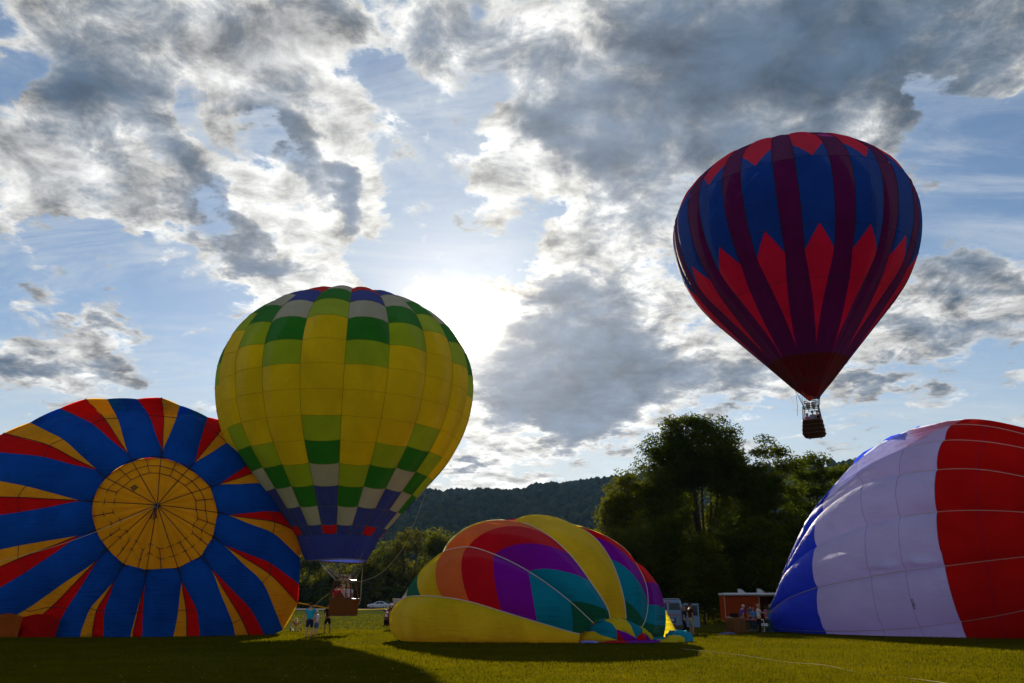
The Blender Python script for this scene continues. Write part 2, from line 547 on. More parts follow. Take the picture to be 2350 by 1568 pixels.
class Env:
    def __init__(e, X, Y, prof, seams, bulge, R):
        e.X, e.Y = X, Y; e.s, e.r, e.z = prof; e.seams = np.asarray(seams); e.bulge = bulge; e.R = R
        # outward slope of the profile
        dr = np.gradient(e.r, e.s); dz = np.gradient(e.z, e.s); L = np.hypot(dr, dz)
        e.nr, e.nz = -dz / L, dr / L
        e.period = 2 * np.pi

    def pt(e, th, s, off=0.):
        th = np.asarray(th, float); s = np.asarray(s, float)
        r = np.interp(s, e.s, e.r); z = np.interp(s, e.s, e.z)
        nr = np.interp(s, e.s, e.nr); nz = np.interp(s, e.s, e.nz)
        # gore bulge between neighbouring load tapes
        t = (th - e.seams[0]) % e.period
        S = np.append((e.seams - e.seams[0]) % e.period, e.period)
        i = np.clip(np.searchsorted(S, t + 1e-9, side='right') - 1, 0, len(S) - 2)
        w = S[i + 1] - S[i]
        f = np.clip((t - S[i]) / w, 0, 1)
        b = e.bulge * (4 * f * (1 - f)) ** .8 * (r / e.R) * (w / S[1:].max() if False else 1.0) * (w / .31)
        b = b + off
        r = r + b * nr; z = z + b * nz
        return np.stack([e.X + r * np.sin(th), e.Y - r * np.cos(th), z], -1)

    def row(e, py_list, th):
        ss = np.linspace(0.001, 1, 4000)
        py = project(e.pt(np.full_like(ss, th), ss))[:, 1]
        k = int(np.argmin(py))          # nothing above the skyline is seen
        out = []
        for y in py_list:
            out.append(float(np.interp(y, py[k:], ss[k:])))
        return out


def panel(env, th0, th1, s0, s1, m, parent, ni=5, nj=4, name='panel', off=0.):
    """th0, th1 may be functions of s."""
    A = th0 if callable(th0) else (lambda s: np.full_like(s, th0))
    B = th1 if callable(th1) else (lambda s: np.full_like(s, th1))
    s = np.linspace(s0, s1, nj + 1)
    a, b = A(s), B(s)
    t = np.linspace(0, 1, ni + 1)
    TH = a[:, None] + (b - a)[:, None] * t[None]
    S = np.repeat(s[:, None], ni + 1, 1)
    P = env.pt(TH, S, off).reshape(-1, 3)
    return mk_np(name, P, grid_faces(nj + 1, ni + 1), m, parent, True)


def tapes(env, rows, r, parent, m, ths, s0=.03, s1=1., name='envelope'):
    mb = MB()
    for th in ths:
        s = np.linspace(s0, s1, 44)
        mb.tube(env.pt(np.full_like(s, th), s, .01), r, 4, False)
    for s in rows:
        th = np.linspace(0, 2 * np.pi, 161)
        mb.tube(env.pt(th, np.full_like(th, s), .006), r * .6, 4, False)
    return mb.build(name, m, parent)


FAB = {}
def fab(name, *a, **k):
    FAB[name] = fabric('fabric_' + name, *a, **k); return FAB[name]

fab('yellow', (.78, .60, .012)); fab('lime', (.34, .50, .025)); fab('green', (.03, .22, .03))
fab('silver', (.42, .45, .44)); fab('royal', (.05, .075, .42)); fab('scarlet', (.62, .015, .03))
fab('navy', (.012, .085, .46)); fab('plum', (.13, .012, .12)); fab('crimson', (.74, .015, .07)); fab('maroon', (.13, .01, .008))
fab('azure', (.006, .12, .66), wr=.8, trans=.58); fab('gold', (.78, .44, .02), wr=.7); fab('red', (.62, .012, .012), wr=.6); fab('rust', (.55, .14, .02), wr=.3)
fab('amber', (.85, .48, .015), wr=.4)
fab('lemon', (.78, .64, .02), wr=.7); fab('orange', (.82, .20, .05), wr=.3); fab('red_rainbow', (.60, .008, .02), wr=.3); fab('violet', (.22, .006, .46), wr=.6)
fab('teal', (.004, .30, .48), wr=.9); fab('forest', (.012, .16, .09), wr=.8); fab('pale', (.6, .62, .55), wr=.3)
fab('white', (.76, .81, 1.18), wr=.7, wr_scale=1.2, vary=.08, gloss=.1, trans=.6); fab('cobalt', (.03, .08, .90), wr=.8, gloss=.5); fab('red_large', (.64, .006, .004), wr=.25); fab('sea', (.01, .30, .38), wr=.4)
TAPE_DARK = plain('dark_load_tape', (.03, .03, .035), .7)
TAPE_GREY = plain('grey_load_tape', (.16, .15, .13), .7)
TAPE_PALE = plain('pale_load_tape', (.55, .52, .45), .6)
TAPE_OCHRE = plain('ochre_seam_tape', (.20, .17, .02), .7)
ROPE = plain('pale_rope', (.42, .38, .22), .8)
WICKER_D = plain('dark_wicker', (.035, .014, .006), .7, bump=.5, scale=14)
WICKER = plain('brown_wicker', (.15, .06, .02), .7, bump=.5, scale=14)
SUEDE = plain('brown_suede', (.17, .055, .012), .75)
LEATHER = plain('dark_leather', (.05, .02, .012), .5)
STEEL = plain('brushed_steel', (.42, .42, .42), .3, 1.0)
BLACK = plain('black_metal', (.03, .03, .03), .45)
PADDED = plain('padded_cover_brown', (.14, .05, .02), .7)


def burner(name_parent, c, s=1., rz=0., frame_m=None, n=2):
    """load frame ring with burner coils, returned as parts of the thing."""
    fm = frame_m or STEEL
    mb = MB()
    w = .52 * s
    q = [(-w, -w), (w, -w), (w, w), (-w, w)]
    pts = []
    for i in range(4):
        a, b = Vector(q[i]), Vector(q[(i + 1) % 4])
        for t in (.12, .5, .88):
            p = a.lerp(b, t); pts.append(Matrix.Rotation(rz, 3, 'Z') @ Vector((p.x, p.y, 0)) + Vector(c))
    pts.append(pts[0])
    mb.tube([tuple(p) for p in pts], .028 * s, 8, False)
    for sx in (-1, 1):
        a = Matrix.Rotation(rz, 3, 'Z') @ Vector((-w, sx * .12 * s, 0)) + Vector(c)
        b = Matrix.Rotation(rz, 3, 'Z') @ Vector((w, sx * .12 * s, 0)) + Vector(c)
        mb.tube([tuple(a), tuple(b)], .022 * s, 6)
    mb.build('burner_frame', fm, name_parent, True)
    for k in range(n):
        x = (k - (n - 1) / 2) * .38 * s
        o = Matrix.Rotation(rz, 3, 'Z') @ Vector((x, 0, 0)) + Vector(c)
        b = MB()
        b.lathe([(0, -.10 * s), (.10 * s, -.10 * s), (.12 * s, 0), (.15 * s, .10 * s), (.155 * s, .36 * s), (.14 * s, .36 * s), (.13 * s, .1 * s), (0, .08 * s)], tuple(o), 14)
        for t in range(5):
            b.lathe([(.155 * s, .10 * s + t * .055 * s), (.172 * s, .12 * s + t * .055 * s), (.155 * s, .14 * s + t * .055 * s)], tuple(o), 14)
        b.tube([tuple(o + Vector((0, 0, -.1 * s))), tuple(o + Vector((.02, 0, -.34 * s)))], .03 * s, 6)
        b.tube([tuple(o + Vector((-.09 * s, -.08 * s, -.26 * s))), tuple(o + Vector((.1 * s, -.08 * s, -.26 * s)))], .018 * s, 6)
        b.build('burner', STEEL, name_parent, True)


def build_yellow():
    X, Y = -11.236, 52.0
    root = empty('hot_air_balloon', (X, Y, 1.1), 'yellow balloon with green, grey and blue checks standing fully inflated over its brown basket', 'hot air balloon', 'hot air balloons')
    prof = profile(8.26, .7677, 15.977, 41.01, 2.62)
    th_off = R_(10)
    seams = [th_off + R_(18) * k for k in range(20)]
    env = Env(X, Y, prof, seams, .34, 8.52)
    zy = [88, 140, 220, 330, 448, 573, 702, 826, 942, 1054, 1157, 1251]
    rows = env.row([(1100 + y * .797) / 1.743 for y in zy], th_off)
    top = rows[0] - (rows[1] - rows[0]) * 1.0
    S = [.10, max(.14, top)] + rows + [1.0]
    bases = ['silver', 'green', 'lime']
    def col(off, r):
        # r: row number counted from the first visible one
        seqtop = {0: ['silver', 'green', 'lime'], 1: ['royal', 'silver', 'green', 'lime'], 2: ['scarlet', 'royal', 'silver', 'green', 'lime']}[off]
        seqbot = {0: (7, ['lime', 'green', 'silver', 'royal', 'royal', 'scarlet']), 1: (8, ['lime', 'green', 'silver', 'royal', 'royal']), 2: (9, ['lime', 'green', 'silver', 'royal'])}[off]
        if r < 0: return {0: 'royal', 1: 'scarlet', 2: 'scarlet'}[off]
        if r < len(seqtop): return seqtop[r]
        if r >= seqbot[0]: return seqbot[1][min(r - seqbot[0], len(seqbot[1]) - 1)]
        return 'yellow'
    # gore k lies between seam k and seam k+1; k = 0 is gore B (offset 2)
    pat = {-4: 0, -3: 1, -2: 2, -1: 0, 0: 2, 1: 1, 2: 0, 3: 1, 4: 2, 5: 0, 6: 1, 7: 2, -5: 2, -6: 1, -7: 0, -8: 2}
    tape = tapes(env, S[1:-1], .013, root, TAPE_OCHRE, seams, s0=.1, s1=1.0)
    tape.name = 'envelope'
    for k in range(-8, 12):
        off = pat.get(k, (k * 2) % 3)
        for r in range(-1, 13):
            s0, s1 = S[r + 1], S[r + 2]
            panel(env, seams[0] + R_(18) * k, seams[0] + R_(18) * (k + 1), s0, s1, FAB[col(off, r)], tape, 5, 3)
    # crown cap closing the top
    mb = MB(); th = np.linspace(0, 2 * np.pi, 41)[:-1]
    rings = [env.pt(th, np.full_like(th, s), 0) for s in (.105, .07, .035, .004)]
    mb.loft([r.tolist() for r in rings], True, True)
    mb.build('crown_cap', FAB['scarlet'], root, True)
    # blue skirt under the mouth
    z0, r0 = env.z[-1], env.r[-1]
    sk = MB(); n = 60
    rings = []
    for j, t in enumerate(np.linspace(0, 1, 7)):
        ring = []
        for q in range(n):
            w = 2 * math.pi * q / n
            rr = r0 + .02 + (1.88 - r0) * t + .05 * math.sin(t * 3.14) * abs(math.sin(w * 10))
            ring.append((X + rr * math.sin(w), Y - rr * math.cos(w), z0 - t * 1.52 + .05 * math.sin(w * 2) * t))
        rings.append(ring)
    sk.loft(rings, True, False)
    skirt = sk.build('skirt', FAB['royal'], root, True)
    hem = MB(); hem.tube([Vector(p) for p in rings[-1]] + [rings[-1][0]], .04, 6, False)
    hem.tube([Vector(p) + Vector((0, 0, 0)) for p in rings[0]] + [rings[0][0]], .03, 5, False)
    hem.build('hem', TAPE_GREY, skirt)
    # basket -------------------------------------------------------------
    bc = at(784, 1416, 51.2)
    bx, by, bz = bc.x, 51.6, 1.16
    rz = R_(-14)
    Mx = Matrix.Translation((bx, by, bz)) @ Matrix.Rotation(rz, 4, 'Z')
    w, d, h = .76, .62, .93
    # outline of the plan, rounded corners
    def plan(a, b, rad=.14, n=5):
        pts = []
        for (sx, sy, a0) in ((1, -1, -90), (1, 1, 0), (-1, 1, 90), (-1, -1, 180)):
            for i in range(n + 1):
                an = R_(a0 + 90 * i / n)
                pts.append((sx * (a - rad) + rad * math.cos(an), sy * (b - rad) + rad * math.sin(an)))
        return pts
    pl = plan(w, d, .14, 6)
    def rise(x, y):
        # raised middle of each side
        t = 1 - min(1, abs(x) / .34) if abs(y) > d * .9 else 0
        return .36 * (t * t * (3 - 2 * t)) ** .6 if t > 0 else 0
    # densify the plan for the scalloped rim
    P2 = []
    for i in range(len(pl)):
        a, b = Vector(pl[i]), Vector(pl[(i + 1) % len(pl)])
        k = max(1, int((b - a).length / .05))
        for t in range(k): P2.append(a.lerp(b, t / k))
    outer, inner = [], []
    for lev in range(7):
        f = lev / 6
        outer.append([Mx @ Vector((p.x * (.97 + .03 * f), p.y * (.97 + .03 * f), f * (h + rise(p.x, p.y)))) for p in P2])
    for lev in (6, 3, 0):
        f = lev / 6
        inner.append([Mx @ Vector((p.x * (.92 + .03 * f), p.y * (.92 + .03 * f), max(.05, f * (h + rise(p.x, p.y))))) for p in P2])
    mb = MB().loft(outer + inner, True, True)
    bk = mb.build('basket', SUEDE, root, True)
    rim = MB().tube(outer[-1] + [outer[-1][0]], .035, 8, False)
    rim.build('rim', LEATHER, bk, True)
    # upright cover strips of the sides: each a piece of its own
    strip = None
    for i, xx in enumerate(np.linspace(-.64, .64, 11)):
        hh = h + rise(xx, d) - .06
        mb = MB().box((0, 0, hh / 2), (.1, .016, hh), bev=.005)
        o = mb.build('cover_strip', WICKER if i % 3 == 1 else SUEDE, bk)
        o.matrix_basis = Mx @ Matrix.Translation((xx, -d - .006, .02))
    MB().box((0, 0, -.03), (1.4, 1.1, .06), bev=.01).build('floor_board', LEATHER, bk).matrix_basis = Mx
    top = []
    # uprights with padded covers bending in to the burner frame
    mb = MB()
    for sx in (-1, 1):
        for sy in (-1, 1):
            a = Mx @ Vector((sx * (w - .06), sy * (d - .06), h - .05)); b = Mx @ Vector((sx * .48, sy * .4, h + 1.10))
            m1 = a.lerp(b, .55) + (Mx.to_3x3() @ Vector((sx * .05, 0, 0)))
            m2 = MB().tube([a, m1, b], [.05, .045, .04], 8)
            m2.build('upright', PADDED, root, True)
    fc = Mx @ Vector((0, 0, h + 1.12))
    # arched hoops over the frame
    for sy in (-1, 1):
        pts = [Mx @ Vector((.5 * math.cos(a), sy * .38, h + 1.06 + .26 * math.sin(a))) for a in np.linspace(math.pi, 0, 14)]
        MB().tube(pts, .04, 8).build('frame_hoop', PADDED, root, True)
    burner(root, fc, 1.0, rz)
    # suspension wires to the envelope mouth
    mb = MB()
    for k in range(20):
        th = seams[k]; e = env.pt(np.array([th]), np.array([1.0]))[0]
        cx = .48 if math.sin(th) > 0 else -.48; cyy = -.4 if math.cos(th) > 0 else .4
        mb.tube([Mx @ Vector((cx, cyy, h + 1.12)), Vector(e)], .008, 3, False)
    mb.build('suspension_wires', STEEL, root)
    return root, env, Mx, h


def build_purple():
    X, Y = 20.53, 52.0
    prof = profile(8.42, .7243, 27.82, 42.01, .40)
    th0 = R_(-21)
    N = 15; per = 2 * np.pi / N
    hs = R_(4.7)
    seams = []
    for k in range(N):
        c = th0 + per * k
        seams += [c - hs, c + hs]
    env = Env(X, Y, prof, seams, .16, 8.5)
    root = empty('hot_air_balloon', (X, Y, 12.3), 'blue, plum and red hot air balloon flying above the trees with people in its basket', 'hot air balloon', 'hot air balloons')
    zy = [100, 168, 487, 612, 743, 1066, 1100, 1238, 1356]
    rr = env.row([(500 + y * .829) / 1.743 for y in zy], th0)
    s_full, s_tip1, s_tip2, s_wide, s_mid, s_point, s_band, s_ring, s_mouth = rr
    half = per / 2 - hs      # half of a blue gore
    tape = tapes(env, [s_tip1, s_tip2, s_mid, s_band, s_ring], .022, root, TAPE_DARK, seams, s0=.03, s1=s_ring)
    tape.name = 'envelope'
    kw = dict(nj=5)
    for k in range(N):
        c = th0 + per * k; m = c + per / 2
        def edge(s):      # half width of the blue / red gore, taking over by plum towards the mouth
            s = np.asarray(s, float)
            return half * np.interp(s, [s_wide, s_point], [1.0, 0.0])
        def redtop(s): return half * np.interp(s, [s_full, s_tip1], [1.0, 0.0])
        def redbot(s): return half * np.interp(s, [s_tip2, s_wide], [0.0, 1.0])
        # plum strips
        L0 = lambda s, m=m: (m - per) + edge(s)
        R0 = lambda s, m=m: m - edge(s)
        for a, b in ((.02, s_tip1), (s_tip1, s_tip2), (s_tip2, s_mid), (s_mid, s_band)):
            panel(env, L0, R0, a, b, FAB['plum'], tape, 6, 8)
        # top red pennants with blue beside
        panel(env, lambda s, m=m: m - half + 0 * s, lambda s, m=m: m + half + 0 * s, .02, s_full, FAB['crimson'], tape, 6, 6)
        panel(env, lambda s, m=m: m - redtop(s), lambda s, m=m: m + redtop(s), s_full, s_tip1, FAB['crimson'], tape, 6, 5)
        for sg in (-1, 1):
            panel(env, lambda s, m=m, sg=sg: m + sg * (redtop(s) if sg > 0 else edge(s)), lambda s, m=m, sg=sg: m + sg * (edge(s) if sg > 0 else redtop(s)), s_full, s_tip1, FAB['navy'], tape, 3, 5)
            a_, b_ = (0, half) if sg > 0 else (-half, 0)
            panel(env, m + a_, m + b_, s_tip1, s_tip2, FAB['navy'], tape, 4, 10)
            panel(env, lambda s, m=m, sg=sg: m + sg * (redbot(s) if sg > 0 else edge(s)), lambda s, m=m, sg=sg: m + sg * (edge(s) if sg > 0 else redbot(s)), s_tip2, s_wide, FAB['navy'], tape, 3, 5)
        panel(env, lambda s, m=m: m - redbot(s), lambda s, m=m: m + redbot(s), s_tip2, s_wide, FAB['crimson'], tape, 6, 5)
        panel(env, lambda s, m=m: m - edge(s), lambda s, m=m: m + edge(s), s_wide, s_mid, FAB['crimson'], tape, 6, 5)
        panel(env, lambda s, m=m: m - edge(s), lambda s, m=m: m + edge(s), s_mid, s_point, FAB['crimson'], tape, 4, 8)
        panel(env, c - per / 2, c + per / 2, s_band, s_ring, FAB['maroon'], tape, 4, 4)
    # skirt with arched openings between the four suspension points
    th_c = math.atan2(-X, Y) * 1.0
    n = 96; mb = MB(); rings = []
    ths = np.linspace(0, 2 * np.pi, n + 1)[:-1]
    ph = R_(-21 + 25)
    arch = np.abs(np.sin(2 * (ths - ph))) ** .75
    # depth of the arch differs: deep scoop on the left, low one facing
    rel = np.mod(ths - R_(-21) + np.pi, 2 * np.pi) - np.pi
    deep = np.where((rel < -R_(40)) & (rel > -R_(135)), .85, .14)
    for t in np.linspace(0, 1, 9):
        s_end = s_mouth - (s_mouth - s_ring) * deep * arch
        s = s_ring + (s_end - s_ring) * t
        rings.append(env.pt(ths, s).tolist())
    mb.loft(rings, True, False)
    sk = mb.build('skirt', FAB['maroon'], root, True)
    MB().tube(rings[-1] + [rings[-1][0]], .03, 5, False).build('hem', TAPE_DARK, sk)
    # basket
    depthY = 51.6
    cb = at(1871, 1003, depthY)
    bx, by = cb.x, depthY + .1
    bz = cb.z
    rz = R_(-28)
    Mx = Matrix.Translation((bx, by, bz)) @ Matrix.Rotation(rz, 4, 'Z')
    def ring(a, b, z, rad=.2, n=6):
        pts = []
        for (sx, sy, a0) in ((1, -1, -90), (1, 1, 0), (-1, 1, 90), (-1, -1, 180)):
            for i in range(n + 1):
                an = R_(a0 + 90 * i / n)
                pts.append(Mx @ Vector((sx * (a - rad) + rad * math.cos(an), sy * (b - rad) + rad * math.sin(an), z)))
        return pts
    lv = [(.50, .40, 0), (.63, .50, .06), (.70, .56, .22), (.68, .54, .5), (.645, .51, .8), (.62, .49, 1.08)]
    mb = MB().loft([ring(a, b, z) for a, b, z in lv] + [ring(.56, .43, 1.08), ring(.56, .43, .08)], True, True)
    bk = mb.build('basket', WICKER_D, root, True)
    MB().tube(ring(.60, .47, 1.1) + [ring(.60, .47, 1.1)[0]], .05, 8, False).build('rim', LEATHER, bk, True)
    for z, a, b in ((.24, .715, .575), (.52, .70, .56), (.80, .665, .53)):
        rr_ = ring(a, b, z); MB().tube(rr_ + [rr_[0]], .022, 6, False).build('wicker_band', LEATHER, bk, True)
    for sx in (-.35, .35):
        MB().tube([Mx @ Vector((sx, -.4, -.03)), Mx @ Vector((sx, .4, -.03))], .035, 6).build('runner', LEATHER, bk)
    ft = Mx @ Vector((0, 0, 2.05))
    for sx in (-1, 1):
        for sy in (-1, 1):
            a = Mx @ Vector((sx * .55, sy * .42, 1.08)); b = Mx @ Vector((sx * .47, sy * .40, 2.02))
            MB().tube([a, a.lerp(b, .5) + Vector((0, 0, 0)), b], [.045, .038, .035], 8).build('upright', LEATHER, root, True)
    burner(root, ft, .95, rz, BLACK)
    # upper burner ring
    rr_ = ring(.42, .36, 2.42, .15); MB().tube(rr_ + [rr_[0]], .024, 6, False).build('burner_guard', BLACK, root, True)
    mb = MB()
    end = np.array(rings[-1])
    cr4 = [Mx @ Vector((sx * .47, sy * .40, 2.05)) for sx in (-1, 1) for sy in (-1, 1)]
    for q in range(0, n, 4):
        p = Vector(end[q]); c = min(cr4, key=lambda c: (c - p).length)
        mb.tube([c, p], .012, 3, False)
    mb.build('suspension_wires', BLACK, root)
    # dangling line
    a = Vector(end[int(np.argmin(end[:, 0]))])
    b = at(1830, 955, 51.0)
    MB().tube([a, a.lerp(b, .5) + Vector((.05, 0, -.15)), b], .012, 4).build('drop_line', BLACK, root)
    return root, Mx


# ------------------------------------------------------------------ lying balloons
def trace(px, F, t0=20., t1=90., n=900):
    """where the sight line meets the body F <= 0; just missing it gives the nearest place."""
    px = np.asarray(px, float); sh = px.shape[:-1]; q = px.reshape(-1, 2)
    d = ray(q[:, 0], q[:, 1])
    T = np.linspace(t0, t1, n)
    P = d[:, None, :] * T[None, :, None]; P[..., 2] += EYE
    V = F(P)
    inside = V <= 0
    hit = inside.any(1)
    k = np.where(hit, inside.argmax(1), V.argmin(1))
    k0 = np.clip(k - 1, 0, n - 1)
    ar = np.arange(len(q))
    v0, v1 = V[ar, k0], V[ar, k]
    f = np.where(hit & (v0 > 0), v0 / np.maximum(v0 - v1, 1e-9), 1.)
    t = T[k0] + (T[k] - T[k0]) * f
    out = d * t[:, None]; out[:, 2] += EYE
    return out.reshape(sh + (3,))


def grad(F, P):
    e = .05
    g = np.stack([F(P + np.array(v) * e) - F(P - np.array(v) * e) for v in ((1, 0, 0), (0, 1, 0), (0, 0, 1))], -1)
    return g / np.maximum(np.linalg.norm(g, axis=-1, keepdims=True), 1e-9)


def superell(c, r, p):
    c = np.array(c, float); r = np.array(r, float)
    def F(P):
        q = np.abs((P - c) / r) ** p
        return (q.sum(-1)) ** (1 / p) - 1
    return F


def spheres(cs):
    cs = np.array(cs, float)
    C = cr(cs, 8)
    def F(P):
        v = None
        for c in C:
            d = np.sqrt(((P - c[:3]) ** 2).sum(-1)) - c[3]
            v = d if v is None else np.minimum(v, d)
        return v
    return F


def gore(A, Mid, B, F, bulge, cols, parent, sub=4, across=8, z_min=.02, name='panel', skip=(), dents=(), drop=0, taper=0.):
    """A, Mid, B: view outlines of the two seams and the middle, node by node; cols: cloth per node interval."""
    A = cr(A, sub); B = cr(B, sub); M = cr(Mid, sub) if Mid is not None else (A + B) / 2
    t = np.linspace(0, 1, across + 1)[None, :, None]
    G = A[:, None] * (2 * (t - .5) * (t - 1)) + M[:, None] * (4 * t * (1 - t)) + B[:, None] * (2 * t * (t - .5))
    P = trace(G, F)
    N = grad(F, P)
    bl = bulge * (4 * t * (1 - t)) ** .75
    # less bulge where the gore is narrow
    wd = np.linalg.norm(P[:, -1] - P[:, 0], axis=-1); wd = np.clip(wd / 2.5, 0, 1)[:, None, None]
    P = P + N * bl * wd * (1 - taper * np.linspace(0, 1, P.shape[0]) ** 1.5)[:, None, None]
    for (c_, sx_, sy_, am_) in dents:
        P = P + N * (am_ * np.exp(-(((G[..., 0] - c_[0]) / (sx_ * .373)) ** 2 + ((G[..., 1] - c_[1]) / (sy_ * .373)) ** 2)))[..., None]
    P[..., 2] = np.maximum(P[..., 2], z_min)
    if drop: P[-1][P[-1][:, 2] < drop, 2] = z_min
    n_i = P.shape[0]
    for k, c in enumerate(cols):
        if c is None or k in skip: continue
        sl = P[k * sub:(k + 1) * sub + 1].reshape(-1, 3)
        mk_np(name, sl, grid_faces(sub + 1, across + 1), FAB[c] if isinstance(c, str) else c, parent, True)
    return P


def back_body(outline, centre, length, cols, parent, rows=7, z_min=.02):
    """closes the far side behind the outline (k,3) towards the tail."""
    O = np.asarray(outline, float); C = np.array(centre, float)
    L = np.array(length, float)
    prev = O
    n = len(O)
    pts = []
    for t in np.linspace(0, 1, rows + 1):
        a = t * math.pi / 2 * .985
        P = C + (O - C) * math.cos(a) ** .8 + L * math.sin(a)
        P[:, 2] = np.maximum(P[:, 2], z_min)
        pts.append(P)
    pts = np.array(pts)
    m = len(cols)
    bounds = np.linspace(0, n - 1, m + 1).astype(int)
    for k in range(m):
        a, b = bounds[k], bounds[k + 1]
        sl = pts[:, a:b + 1]
        mk_np('back_panel', sl.reshape(-1, 3), grid_faces(sl.shape[0], sl.shape[1]), FAB[cols[k]], parent, True)
    return pts


def line_on(pxs, F, r, name, m, parent=None, n=6, off=.04, z_min=.04):
    P = trace(cr(pxs, n), F); P = P + grad(F, P) * off
    P[..., 2] = np.maximum(P[..., 2], z_min)
    return MB().tube(P.tolist(), r, 5, False).build(name, m, parent)


def build_left():
    def px(z): z = np.asarray(z, float); return np.stack([z[..., 0] * .3842, 889.3 + z[..., 1] * .3842], -1)
    F = superell((-25.6, 53.5, 4.4), (12.4, 7.0, 9.6), 2.5)
    root = empty('hot_air_balloon', (-25.6, 53.5, 0), 'half inflated blue balloon with red and gold wedges, its yellow crown facing the viewer', 'hot air balloon', 'hot air balloons')
    #      edge        apex        seam ring   seam out     red ring    red out     yellow ring yellow out
    K = [((966, 430), (970, 390), (978, 178), (965, 62), (893, 172), (820, 70), (1052, 187), (1075, 108)),
         ((1130, 495), (1158, 457), (1298, 285), (1352, 210), (1222, 235), (1240, 178), (1355, 330), (1430, 298)),
         ((1255, 600), (1300, 583), (1525, 510), (1645, 492), (1478, 465), (1556, 420), (1555, 573), (1692, 610)),
         ((1300, 750), (1350, 760), (1640, 805), (1812, 880), (1612, 740), (1748, 755), (1630, 870), (1792, 1018)),
         ((1272, 893), (1325, 932), (1610, 1115), (1778, 1290), (1615, 1050), (1785, 1175), (1568, 1165), (1690, 1448)),
         ((1200, 1010), (1252, 1068), (1440, 1380), (1490, 1492), (1500, 1330), (1585, 1492), (1388, 1405), (1405, 1492)),
         ((1065, 1078), (1083, 1145), (1112, 1330), (1115, 1492), (1175, 1330), (1195, 1490), (1065, 1330), (1035, 1487)),
         ((880, 1090), (865, 1165), (825, 1340), (795, 1470), (853, 1340), (850, 1478), (815, 1345), (780, 1475)),
         ((745, 1055), (690, 1145), (580, 1330), (552, 1465), (625, 1330), (620, 1470), (540, 1320), (483, 1460)),
         ((650, 965), (592, 1022), (310, 1310), (150, 1445), (400, 1320), (330, 1445), (150, 1330), (-60, 1440)),
         ((580, 855), (490, 880), (110, 1025), (-230, 1180), (150, 1105), (-190, 1310), (115, 945), (-290, 1030)),
         ((560, 685), (495, 678), (110, 657), (-335, 655), (112, 745), (-335, 810), (155, 590), (-320, 500)),
         ((640, 545), (592, 503), (298, 350), (20, 275), (262, 415), (-150, 375), (378, 312), (180, 210)),
         ((795, 450), (768, 403), (628, 193), (510, 70), (555, 220), (360, 125), (703, 187), (640, 70))]
    cen = np.array((950, 712.))
    envm = MB()
    ring_pts = []
    outl = []
    tapes_px = []
    n = len(K)
    env = bpy.data.objects.new('envelope_holder', None)
    # tapes first so that the envelope is one mesh part
    for k in range(n):
        e, a, sr, so = [np.array(K[k][i], float) for i in range(4)]
        tapes_px.append(px(np.array([cen, (cen + e) / 2, e, a, (a * .5 + sr * .5), sr, so])))
    for P in tapes_px:
        Q = trace(cr(P[2:], 8), F); N = grad(F, Q); Q = Q + N * .035; Q[:, 2] = np.maximum(Q[:, 2], .03)
        envm.tube(Q.tolist(), .024, 4, False)
    # ring seam
    rp = []
    for k in range(n):
        rp += [K[k][4], K[k][2], K[k][6]]
        if k < n - 1 or True:
            nx = K[(k + 1) % n][4]
            mid = (np.array(K[k][6]) + np.array(nx)) / 2
            rp.append(tuple(cen + (mid - cen) * 1.015))
    rp.append(rp[0])
    Q = trace(cr(px(np.array(rp)), 4), F); N = grad(F, Q); Q = Q + N * .05; Q[:, 2] = np.maximum(Q[:, 2], .03)
    # leave the lower left where the fold covers it
    envm.tube(Q.tolist(), .02, 4, False)
    ev = envm.build('envelope', TAPE_DARK, root)
    # gores
    for k in range(n):
        c, d = K[k], K[(k + 1) % n]
        # order clockwise: seam k, yellow side k, red side k+1, seam k+1
        def nodes(i_ring, i_out, Kk):
            e, a, r_, o = [np.array(x, float) for x in (Kk[0], Kk[1], Kk[i_ring], Kk[i_out])]
            m1 = a + (r_ - a) * .5
            return px(np.array([e, a, m1, r_, (r_ + o) / 2 + (r_ - cen) * .01, o]))
        s0 = nodes(2, 3, c); y0 = nodes(6, 7, c); r1 = nodes(4, 5, d); s1 = nodes(2, 3, d)
        y0[0] = s0[0]; y0[1] = s0[1]; r1[0] = s1[0]; r1[1] = s1[1]
        # bow of the middle of the blue cloth
        mid = (y0 + r1) / 2
        pc = px(cen)
        mid[1:-1] = pc + (mid[1:-1] - pc) * 1.01
        Pm = gore(y0, mid, r1, F, .55, ['azure', 'azure', 'azure', 'azure', 'azure'], ev, 5, 10, drop=1.3 if k > 4 else 0, taper=.85)
        gore(s0, None, y0, F, .08, [None, 'gold', 'gold', 'gold', 'gold'], ev, 5, 4, drop=1.3 if k > 4 else 0)
        gore(r1, None, s1, F, .08, [None, 'red', 'red', 'red', 'red'], ev, 5, 4, drop=1.3 if k > 4 else 0)
        outl += [trace(s0[-1], F), *[Pm[-1][i] for i in (0, 2, 4, 6, 8, 10)]]
    outl.append(outl[0])
    outl = np.array([np.asarray(o).reshape(3) for o in outl])
    back_body(outl, (outl[:, 0].mean(), outl[:, 1].mean(), 4.2), (-5., 15., 1.), ['azure', 'gold', 'red'] * 9, ev)
    # crown: parachute top, its web of tapes and the centre ring
    EDGE = np.array([(966, 430), (1062, 455), (1130, 495), (1200, 540), (1255, 600), (1285, 672), (1300, 750), (1303, 830), (1272, 893), (1262, 960), (1200, 1010), (1150, 1045), (1065, 1078), (968, 1097), (880, 1090), (820, 1107), (745, 1055), (690, 1035), (650, 965), (600, 930), (580, 855), (553, 775), (560, 685), (588, 600), (640, 545), (712, 488), (795, 450), (878, 431)], float)
    m = len(EDGE)
